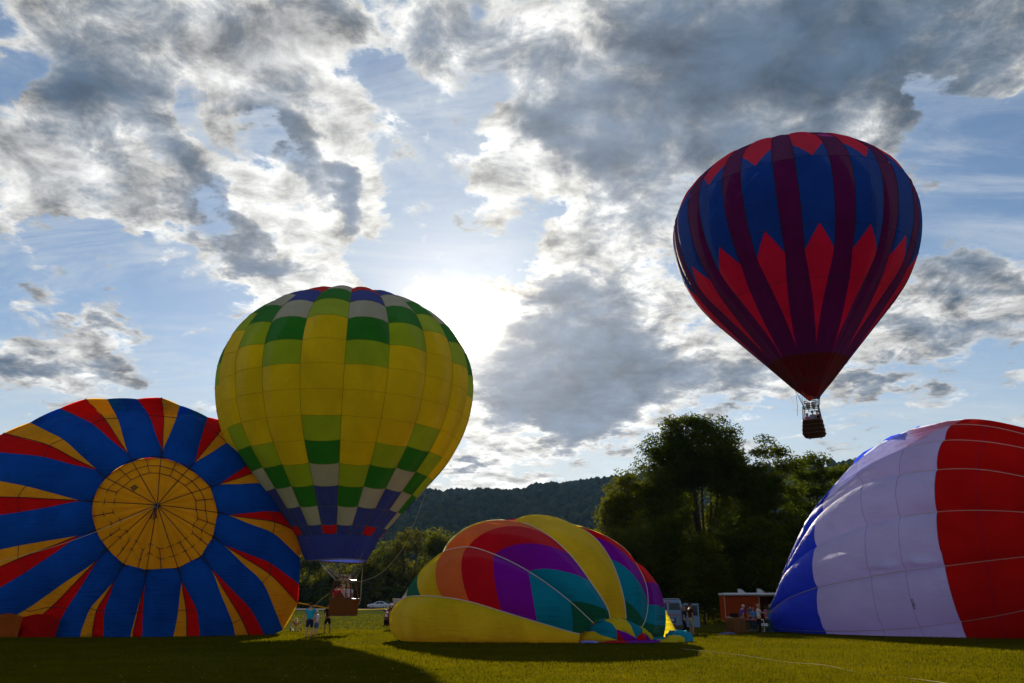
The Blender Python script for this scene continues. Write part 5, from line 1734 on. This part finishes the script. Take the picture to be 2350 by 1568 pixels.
def build_van():
    pos = at(1533, 1400, 52.0); pos = Vector((pos.x, 52.0, float(terrain(0, 52)) + .0))
    root = empty('van', pos, 'pale blue and white van seen from behind, side door open, beside the rainbow balloon', 'van', rz=R_(-6))
    blue = plain('pale_blue_paint', (.10, .20, .38), .35)
    secs = []
    for y, w, z0, z1, wt, zs in ((-.02, .93, .52, 1.98, .74, 1.16), (.10, .98, .48, 2.06, .82, 1.16), (.5, 1.0, .42, 2.10, .84, 1.16), (2.6, 1.0, .42, 2.10, .84, 1.16), (3.4, 1.0, .42, 2.02, .80, 1.16), (4.0, .98, .42, 1.30, .86, 1.12), (4.9, .95, .45, 1.12, .84, 1.05), (5.15, .90, .5, 1.0, .8, .95)):
        secs.append(section(w, z0, z1, wt, zs, y))
    body = loc(MB().loft(secs), 'body', blue, root, True)
    sub(MB().box((0, 1.6, 2.115), (1.5, 3.0, .03), bev=.01), 'roof', WHITE_P, body)
    # rear doors
    for sx in (-1, 1):
        d = MB().box((sx * .44, -.06, .98), (.84, .05, .92), bev=.015)
        dd = loc(d, 'rear_door', WHITE_P if sx < 0 else blue, root)
        M2 = MB(); q = [(sx * .07, -.075, 1.26), (sx * .80, -.075, 1.26), (sx * .70, -.02, 1.86), (sx * .07, -.02, 1.86)]
        M2.add(q + [(a, b + .03, c) for a, b, c in q], [(0, 1, 2, 3), (7, 6, 5, 4), (0, 4, 5, 1), (1, 5, 6, 2), (2, 6, 7, 3), (3, 7, 4, 0)])
        loc(M2, 'rear_window', GLASS, root)
        sub(MB().box((sx * .06, -.10, 1.0), (.03, .03, .16)), 'handle', CHROME, dd)
        loc(MB().box((sx * .90, -.02, .98), (.10, .08, .42), bev=.01), 'tail_lamp', LAMP_R, root)
    loc(MB().box((0, -.03, 1.94), (.36, .06, .05), bev=.01), 'brake_lamp', LAMP_R, root)
    # plate in its dark recess, bumper
    loc(MB().box((.16, -.10, .84), (.60, .03, .32), bev=.005), 'plate_recess', BLACK, root)
    loc(MB().box((.16, -.122, .86), (.34, .012, .17), bev=.003), 'license_plate', plain('plate_blue_white', (.3, .34, .5), .5), root)
    loc(MB().box((0, -.15, .44), (1.96, .2, .24), bev=.03), 'bumper', plain('dark_bumper', (.03, .02, .02), .5), root)
    loc(MB().box((0, .25, .30), (1.6, .5, .22)), 'underbody', BLACK, root)
    # rows of small red lettering, too small to read, and an emblem below the plate
    mb = MB(); r = np.random.default_rng(3)
    for row, (z, hh) in enumerate(((1.205, .05), (1.13, .028), (1.09, .028))):
        x = -.55
        while x < .62:
            w = .02 + .03 * r.random(); mb.box((x, -.088, z), (w, .006, hh * (.6 + .4 * r.random()))); x += w + .012 + (.03 if r.random() < .15 else 0)
    loc(mb, 'lettering', plain('red_lettering', (.35, .03, .06), .6), root)
    em = MB().add([(.10, -.10, .62), (.42, -.10, .62), (.36, -.10, .52), (.26, -.10, .46), (.16, -.10, .52)], [(0, 1, 2, 3, 4)]); loc(em, 'emblem', plain('emblem_dark_red', (.12, .01, .02), .5), root)
    # open side door standing out on the right
    dr = MB().box((1.52, .95, 1.12), (.98, .06, 1.42), bev=.02)
    d = loc(dr, 'side_door', blue, root)
    sub(MB().box((1.52, .905, 1.42), (.80, .02, .62), bev=.01), 'window', GLASS, d)
    for x in (-.9, .9):
        for y in (.9, 4.3): wheel(root, x, y, .36, .24)
    return root


def build_trailer():
    Y = 68.0
    a = at(1663, 1390, Y); b = at(1815, 1390, Y - 2)
    L = (b - a).length; z = float(terrain(0, Y))
    root = empty('trailer', Vector((a.x, Y, z)), 'orange red box trailer with white awning roll, two roof vents and an open side door', 'trailer', rz=R_(-4))
    paint = plain('orange_red_paint', (.24, .035, .006), .6)
    body = MB()
    x0, x1 = 0, L; dx0, dx1 = L * .545, L * .80
    D_, z0, z1 = 2.2, .55, 2.55
    body.box((dx0 / 2, D_ / 2, (z0 + z1) / 2), (dx0, D_, z1 - z0), bev=.03)
    body.box(((dx1 + x1) / 2, D_ / 2, (z0 + z1) / 2), (x1 - dx1, D_, z1 - z0), bev=.03)
    body.box(((dx0 + dx1) / 2, D_ / 2 + .3, z1 - .05), (dx1 - dx0, D_ - .62, .094)).box(((dx0 + dx1) / 2, D_ / 2 + .2, z0 + .05), (dx1 - dx0, D_ - .4, .1)).box(((dx0 + dx1) / 2, D_ - .05, 1.55), (dx1 - dx0, .1, 1.9))
    bo = loc(body, 'body', paint, root)
    # slightly proud sheet panels along the side
    n = 5; w = dx0 / n
    for i in range(n):
        sub(MB().box((w * (i + .5), -.008, 1.55), (w - .02, .012, 1.86)), 'side_panel', paint, bo)
    loc(MB().box((L / 2, D_ / 2 - .05, z1 + .10), (L + .1, D_ + .1, .16), bev=.05), 'roof', plain('pale_roof_membrane', (.40, .48, .52), .6), root)
    loc(MB().tube([(-.03, -.14, z1 + .06), (L + .02, -.14, z1 + .06)], .105, 12), 'awning_roll', WHITE_P, root, True)
    for f in (.27, .575, .9):
        mb = MB(); x = L * f
        pr = [(0, 0), (0, .34), (.18, .32), (.34, .2), (.48, .04), (.5, 0)]
        mb.loft([[(x + p[0] * 1.1, 1.0 - .22, z1 + .18 + p[1]) for p in pr], [(x + p[0] * 1.1, 1.0 + .22, z1 + .18 + p[1]) for p in pr]])
        loc(mb, 'roof_vent', WHITE_P, root)
    fr = MB()
    for x in (dx0, dx1): fr.box((x, -.02, 1.50), (.05, .03, 1.94))
    fr.box(((dx0 + dx1) / 2, -.02, 2.49), (dx1 - dx0 - .05, .03, .05))
    loc(fr, 'door_frame', plain('pale_frame', (.40, .28, .2), .5), root)
    # open door leaf folded back
    loc(MB().box((dx1 + .5, -.06, 1.50), (.92, .05, 1.86), bev=.01), 'open_door', plain('brown_door', (.22, .11, .04), .6), root)
    tr = MB().box((L * .09, -.03, .86), (L * .16, .02, .04)).box((.02, -.03, 1.5), (.05, .03, 1.98))
    loc(tr, 'trim', bpy.data.materials['pale_frame'], root)
    loc(MB().box((L / 2, D_ / 2, .45), (L * .9, 1.6, .16)), 'chassis', BLACK, root)
    for x in (L * .42, L * .60): wheel(root, 0, 0, .01, .01) if False else None
    for x in (L * .44, L * .60):
        t = MB().lathe([(.15, -.1), (.32, -.1), (.35, 0), (.32, .1), (.15, .1), (.15, -.1)], (x, .2, .35), 18, 'Y'); loc(t, 'wheel', RUBBER, root, True)
    return root


def build_box_trailer():
    p = at(921, 1400, 62.0)
    root = empty('box_trailer', Vector((p.x, 62.0, float(terrain(0, 62)))), 'plain white box trailer half hidden behind the left flank of the rainbow balloon', 'trailer', rz=R_(8))
    bo = loc(MB().box((.30, 1.8, 1.30), (1.9, 3.4, 1.75), bev=.03), 'box', WHITE_P, root)
    sub(MB().box((.30, 1.8, 2.20), (1.96, 3.46, .05), bev=.01), 'roof', WHITE_P, bo)
    loc(MB().box((.3, .07, 1.3), (1.8, .03, 1.62), bev=.01), 'rear_door', plain('grey_white_door', (.42, .42, .44), .5), root)
    loc(MB().box((.3, 1.8, .38), (1.5, 3.2, .14)), 'chassis', BLACK, root)
    for x in (-.55, 1.15): wheel(root, x, 1.7, .34, .2)


def build_truck():
    p = at(906, 1400, 76.0)
    root = empty('pickup_truck', Vector((p.x, 76.0, float(terrain(0, 76)))), 'dark red pickup truck facing the viewer beside the white box trailer', 'truck', rz=R_(4))
    red = plain('dark_red_paint', (.16, .008, .012), .22)
    secs = []
    for y, w, z0, z1, wt, zs in ((-.05, .86, .55, .98, .80, .9), (.06, .93, .45, 1.08, .86, 1.0), (1.2, .96, .42, 1.16, .90, 1.06), (1.55, .96, .42, 1.18, .88, 1.08), (2.15, .96, .42, 1.80, .68, 1.1), (2.6, .96, .42, 1.86, .70, 1.1), (3.6, .96, .42, 1.84, .70, 1.1), (3.9, .96, .42, 1.2, .9, 1.1), (5.6, .95, .45, 1.18, .90, 1.1)):
        secs.append(section(w, z0, z1, wt, zs, y))
    loc(MB().loft(secs), 'body', red, root, True)
    q = [(-.78, 1.60, 1.20), (.78, 1.60, 1.20), (.60, 2.10, 1.74), (-.60, 2.10, 1.74)]
    loc(MB().add([(a, b - .03, c + .02) for a, b, c in q], [(0, 1, 2, 3)]), 'windscreen', GLASS, root)
    loc(MB().box((0, -.1, .80), (1.1, .06, .30), bev=.02), 'grille', BLACK, root)
    loc(MB().box((0, -.14, .52), (1.8, .14, .18), bev=.03), 'bumper', bpy.data.materials['dark_bumper'], root)
    for x in (-.74, .74):
        loc(MB().box((x, -.07, .84), (.26, .08, .2), bev=.02), 'headlight', plain('lamp_glass', (.6, .6, .55), .1) if x < 0 else bpy.data.materials['lamp_glass'], root)
        loc(MB().box((x * 1.42, 1.75, 1.28), (.22, .1, .2), bev=.03), 'mirror', BLACK, root)
    for x in (-.86, .86):
        for y in (.85, 4.6): wheel(root, x, y, .38, .25)


def build_car(px_, Y, paint, label, rz, name='car'):
    p = at(px_, 1400, Y)
    root = empty(name, Vector((p.x, Y, float(terrain(0, Y)) + .06)), label, 'car', rz=rz)
    prof = [(-2.25, .35, .62), (-2.15, .28, .80), (-1.5, .22, .92), (-.95, .22, .98), (-.35, .22, 1.36), (.25, .22, 1.44), (.9, .22, 1.38), (1.6, .22, 1.02), (2.05, .26, .96), (2.2, .36, .66)]
    secs = []
    for y, z0, z1 in prof:
        tall = z1 > 1.0
        w = .88 if abs(y) < 2 else .78
        secs.append(section(w, z0, z1, .62 if tall else .80, min(.86, z1 - .06), y))
    body = loc(MB().loft([[(q[1], q[0], q[2]) for q in s_] for s_ in secs]), 'body', paint, root, True)
    # side windows
    for sy in (-1, 1):
        for xs in (((-.72, .93), (-.28, 1.27), (.18, 1.33), (.18, .93)), ((.26, .93), (.26, 1.33), (.85, 1.28), (1.25, .95))):
            q = []
            for x, z in xs:
                yy = .875 - (z - .86) / (1.38 - .86) * .25
                q.append((x, sy * (yy + .012), z))
            loc(MB().add(q, [(0, 1, 2, 3)]), 'window', GLASS, root)
    for x in (-1.4, 1.35):
        for y in (-.80, .80):
            t = MB().lathe([(.18, -.1), (.29, -.1), (.32, 0), (.29, .1), (.18, .1), (.18, -.1)], (x, y, .32), 18, 'Y'); wl = loc(t, 'wheel', RUBBER, root, True)
            sub(MB().lathe([(0, -.11), (.19, -.08), (.19, .08), (0, .11)], (x, y, .32), 12, 'Y'), 'rim', CHROME, wl, True)
    for sy in (-.6, .6):
        loc(MB().box((-2.2, sy, .70), (.12, .3, .12), bev=.02), 'headlight', bpy.data.materials.get('lamp_glass') or WHITE_P, root)
        loc(MB().box((2.17, sy, .80), (.1, .3, .12), bev=.02), 'tail_lamp', LAMP_R, root)
    return root


def build_fan():
    g = gnd(678, 1450)
    root = empty('inflation_fan', g, 'inflation fan with orange engine and round wire guard on the grass by the blue balloon', 'fan', rz=R_(15))
    og = plain('orange_engine', (.55, .14, .01), .4)
    R0 = .40; c = (0, 0, .46)
    rg = MB()
    for y in (-.12, .12):
        rg.tube([(R0 * math.cos(a), y, c[2] + R0 * math.sin(a)) for a in np.linspace(0, 2 * math.pi, 25)], .016, 6, False)
    for y in (-.14,):
        for rr in (.12, .2, .28, .34): rg.tube([(rr * math.cos(a), y, c[2] + rr * math.sin(a)) for a in np.linspace(0, 2 * math.pi, 21)], .006, 4, False)
        for a in np.linspace(0, 2 * math.pi, 9)[:-1]: rg.tube([(.05 * math.cos(a), y, c[2] + .05 * math.sin(a)), (R0 * math.cos(a), y + .02, c[2] + R0 * math.sin(a))], .006, 4)
    for a in np.linspace(0, 2 * math.pi, 9)[:-1]: rg.tube([(R0 * math.cos(a), -.12, c[2] + R0 * math.sin(a)), (R0 * math.cos(a), .12, c[2] + R0 * math.sin(a))], .008, 4)
    loc(rg, 'wire_guard', STEEL, root)
    for k in range(3):
        a = k * 2.094 + .4
        q = [(.04 * math.cos(a), -.02, c[2] + .04 * math.sin(a)), (.36 * math.cos(a - .12), -.04, c[2] + .36 * math.sin(a - .12)), (.36 * math.cos(a + .12), .03, c[2] + .36 * math.sin(a + .12)), (.05 * math.cos(a + .8), .02, c[2] + .05 * math.sin(a + .8))]
        loc(MB().add(q, [(0, 1, 2, 3)]), 'blade', BLACK, root)
    loc(MB().box((0, .26, .50), (.26, .24, .24), bev=.03), 'engine', og, root)
    loc(MB().box((0, .26, .68), (.22, .18, .10), bev=.02), 'fuel_tank', og, root)
    fr = MB()
    for sx in (-.3, .3):
        fr.tube([(sx, -.3, .05), (sx, .5, .10)], .018, 6); fr.tube([(sx, .5, .10), (sx, .5, .9)], .018, 6)
    fr.tube([(-.3, .5, .88), (.3, .5, .88)], .018, 6); fr.tube([(-.3, .2, .1), (.3, .2, .1)], .018, 6).tube([(0, .2, .1), (0, .26, .4)], .03, 6)
    loc(fr, 'frame', STEEL, root)
    for sx in (-.36, .36): wheel(root, sx, .35, .12, .07)


def build_gear():
    # tipped wicker basket with its red frame tubes
    g = gnd(1664, 1452.5)
    g = Vector((g.x - .45, 53.0, 0))
    root = empty('tipped_basket', g, 'wicker balloon basket lying on its side on the grass in front of the orange trailer', 'basket', rz=R_(4))
    def ring(x, a, b, n=5, rad=.14):
        pts = []
        for (sx, sy, a0) in ((1, -1, -90), (1, 1, 0), (-1, 1, 90), (-1, -1, 180)):
            for i in range(n + 1):
                an = R_(a0 + 90 * i / n)
                pts.append((x, sx * (a - rad) + rad * math.cos(an), .50 + sy * (b - rad) + rad * math.sin(an)))
        return pts
    prof = [(0, .46, .40), (.03, .55, .46), (.3, .60, .49), (.6, .60, .49), (.92, .58, .48)]
    mb = MB().loft([ring(x, a, b) for x, a, b in prof] + [ring(.92, .53, .43), ring(.06, .52, .43)], True, True)
    bk = loc(mb, 'basket', WICKER, root, True)
    q = ring(.94, .56, .46); sub(MB().tube(q + [q[0]], .045, 8, False), 'rim', LEATHER, bk, True)
    for x in (.12, .6):
        q = ring(x, .61, .50); sub(MB().tube(q + [q[0]], .02, 6, False), 'wicker_band', LEATHER, bk)
    redt = plain('red_tube', (.30, .01, .015), .3)
    for sy in (-.42, .42):
        for sz in (.16, .86):
            loc(MB().tube([(.9, sy, sz), (1.6, sy * .92, .5 + (sz - .5) * .95), (2.15, sy * .85, .5 + (sz - .5) * .9)], .035, 8), 'upright', redt if sz > .5 else LEATHER, root, True)
    fq = [(2.18, -.4, .15), (2.18, .4, .15), (2.18, .4, .85), (2.18, -.4, .85), (2.18, -.4, .15)]
    loc(MB().tube(fq, .03, 8, False), 'burner_frame', STEEL, root, True)
    for s_ in (-.17, .17):
        b = MB().lathe([(0, 2.05), (.10, 2.05), (.13, 2.2), (.14, 2.5), (.12, 2.5), (.11, 2.2), (0, 2.15)], (0, s_, .5), 14, 'X'); loc(b, 'burner', STEEL, root, True)
    # cushion pack on it
    pk = MB().box((.42, 0, 1.12), (.46, .5, .26), bev=.06)
    o = pk.build('equipment_bag', plain('dark_canvas', (.025, .012, .012), .85)); o.location = g; tag(o, 'small dark equipment bag lying on top of the tipped wicker basket', 'bag')
    # dropped jacket
    c = gnd(1656, 1457); r = np.random.default_rng(8)
    n = 15; m_ = 8; V = []
    for i in range(n):
        for j in range(m_):
            x = i / (n - 1) * 1.25; y = (j / (m_ - 1) - .5) * .5
            e = math.sin(math.pi * i / (n - 1)) * math.sin(math.pi * j / (m_ - 1))
            V.append((c.x - .25 + x + .05 * math.sin(j * 2), c.y + y + .1 * math.sin(i * .9), .03 + e * (.08 + .07 * abs(math.sin(i * 1.1 + j * .7)))))
    o = mk('dropped_jacket', V, grid_faces(n, m_), cloth('slate_blue', (.10, .12, .24)), None, True); tag(o, 'slate blue jacket dropped on the grass in front of the tipped basket', 'jacket')
    # cloth heap right of the rainbow balloon
    F0 = None
    def lump(name, parent, cx, cy_, rx, ry, h, m, seed):
        r = np.random.default_rng(seed); V = []; n, k = 26, 9
        for i in range(k):
            f = i / (k - 1)
            for j in range(n):
                a = 2 * math.pi * j / n
                rad = math.sin(f * math.pi / 2) ** .8
                w = 1 + .12 * math.sin(3 * a + seed) + .07 * math.sin(7 * a + seed * 2)
                z = h * math.cos(f * math.pi / 2) ** .7 * (1 + .15 * math.sin(5 * a + seed) * f)
                w += .05 * math.sin(13 * a + 3 * seed); z *= 1 + .16 * math.sin(9 * a + i * 1.3 + seed) * f + .10 * math.sin(i * 2.1 + seed)
                V.append((cx + rx * rad * w * math.cos(a), cy_ + ry * rad * w * math.sin(a), .02 + z))
        fc = [(i * n + j, i * n + (j + 1) % n, (i + 1) * n + (j + 1) % n, (i + 1) * n + j) for i in range(k - 1) for j in range(n)]
        return mk(name, V, fc, m, parent, True)
    hp = at(1555, 1465, 40.5)
    root = empty('cloth_heap', Vector((hp.x, 40.5, 0)), 'crumpled teal and yellow cloth of the crown heaped right of the rainbow balloon', 'cloth heap')
    def X(px_, Y): return at(px_, 1460, Y).x
    lump('teal_fold', root, X(1557, 41), 41, .62, .55, .50, FAB['teal'], 1)
    lump('yellow_fold', root, X(1546, 40.3), 40.3, .46, .3, .30, FAB['lemon'], 2)
    lump('teal_fold', root, X(1510, 40.6), 40.6, .75, .4, .20, FAB['teal'], 3)
    lump('yellow_fold', root, X(1524, 39.9), 39.9, .65, .25, .12, FAB['lemon'], 4)
    lump('violet_fold', root, X(1480, 39.6), 39.6, .7, .25, .12, FAB['violet'], 5)
    lump('teal_fold', root, X(1452, 40.2), 40.2, .5, .3, .2, FAB['teal'], 6)
    # ropes ---------------------------------------------------------------
    def rope(pts, label, r=.02, cat='rope', m=None, name='rope', sag=0):
        o = MB().tube(cr(np.array([tuple(p) for p in pts]), 8).tolist(), r, 5).build(name, m or ROPE); tag(o, label, cat); return o
    gp = [gnd(x, y) + Vector((0, 0, .075)) for x, y in ((1560, 1490), (1612, 1499), (1700, 1509), (1800, 1521), (1900, 1535), (1965, 1545), (2060, 1556), (2200, 1582), (2350, 1612))]
    for i in (0, 3, 5, 6): gp[i].z -= .05
    rope(gp, 'thin pale rope lying across the near grass from the rainbow balloon to the lower right', .008)
    rope([at(684, 1384, 60), at(720, 1390, 56), at(758, 1397, 51.5)], 'flat yellow tether strap between the brown basket and the blue balloon', .045, 'strap', plain('yellow_strap', (.55, .38, .03), .6), 'tether_strap')
    rope([at(811, 1400, 51.8), at(830, 1400, 58), at(860, 1399, 66), at(892, 1396, 75)], 'yellow tether strap running from the brown basket to the red truck', .04, 'strap', bpy.data.materials['yellow_strap'], 'tether_strap')
    rope([at(832, 1304, 52), at(829, 1345, 52), at(826, 1380, 52), at(818, 1395, 52), at(812, 1385, 52), at(801, 1356, 52)], 'pale rope hanging in a loop from the yellow balloon skirt to its basket', .022)
    rope([at(977, 1130, 52.5), at(955, 1190, 53), at(922, 1262, 54), at(885, 1306, 54), at(855, 1326, 53), at(830, 1334, 53), at(803, 1336, 52.3)], 'thin rope curving down from the right flank of the yellow balloon to its burner', .014)
    rope([at(718, 1396, 52), at(738, 1375, 52), at(756, 1362, 51.8)], 'short guy rope at the left of the brown basket', .016)
    # overhead wire with its poles far behind
    root = empty('utility_line', at(1000, 1400, 190), 'thin overhead wires strung in front of the far trees', 'wires')
    for z in (0, 9):
        P = [at(x, y + z, 188) for x, y in ((560, 1345), (900, 1338), (1300, 1322))]
        MB().tube(cr(np.array([tuple(p) for p in P]), 6).tolist(), .022, 4).build('wire', BLACK, root)
    for x in (560, 1300):
        b = at(x, 1398, 188); t = at(x, 1318, 188)
        MB().tube([(b.x, 188, .9), (b.x, 188, t.z)], [.16, .11], 8).build('pole', BARK, root)


def build_haze():
    bm = bmesh.new(); bmesh.ops.create_cube(bm, size=1)
    me = bpy.data.meshes.new('haze')
    bmesh.ops.scale(bm, vec=(3600, 1700, 260), verts=bm.verts)
    bmesh.ops.translate(bm, vec=(200, 700, 128), verts=bm.verts)
    bm.to_mesh(me); bm.free()
    m = bpy.data.materials.new('haze_air'); m.use_nodes = True
    n = NT(m.node_tree); n.n.clear()
    out = n.new('ShaderNodeOutputMaterial'); v = n.new('ShaderNodeVolumePrincipled')
    v.inputs['Color'].default_value = (.22, .45, 1.0, 1); v.inputs['Density'].default_value = HAZE; v.inputs['Anisotropy'].default_value = .25
    n.l.new(v.outputs[0], out.inputs['Volume'])
    o = link('haze', me, m); o['kind'] = 'stuff'; o['label'] = 'thin evening haze in the valley air'
    o.visible_shadow = True


# ------------------------------------------------------------------ build all
HAZE = 3.0e-5
build_ground()
build_hill()
build_trees()
root_y, env_y, M_y, h_y = build_yellow()
root_p, M_p = build_purple()
build_left()
root_m, _ = build_middle()
build_right()
build_van(); build_trailer(); build_box_trailer(); build_truck()
build_car(868, 170, plain('silver_paint', (.45, .47, .52), .2), 'silver saloon car parked on the lane behind the field', R_(8))
build_car(884, 176, plain('black_paint', (.02, .02, .025), .12), 'dark car parked just behind the silver car on the lane', R_(20))
build_fan(); build_gear()
build_people()
basket_people(M_y, 'yellow'); basket_people(M_p, 'purple')
finish_people()
build_haze()
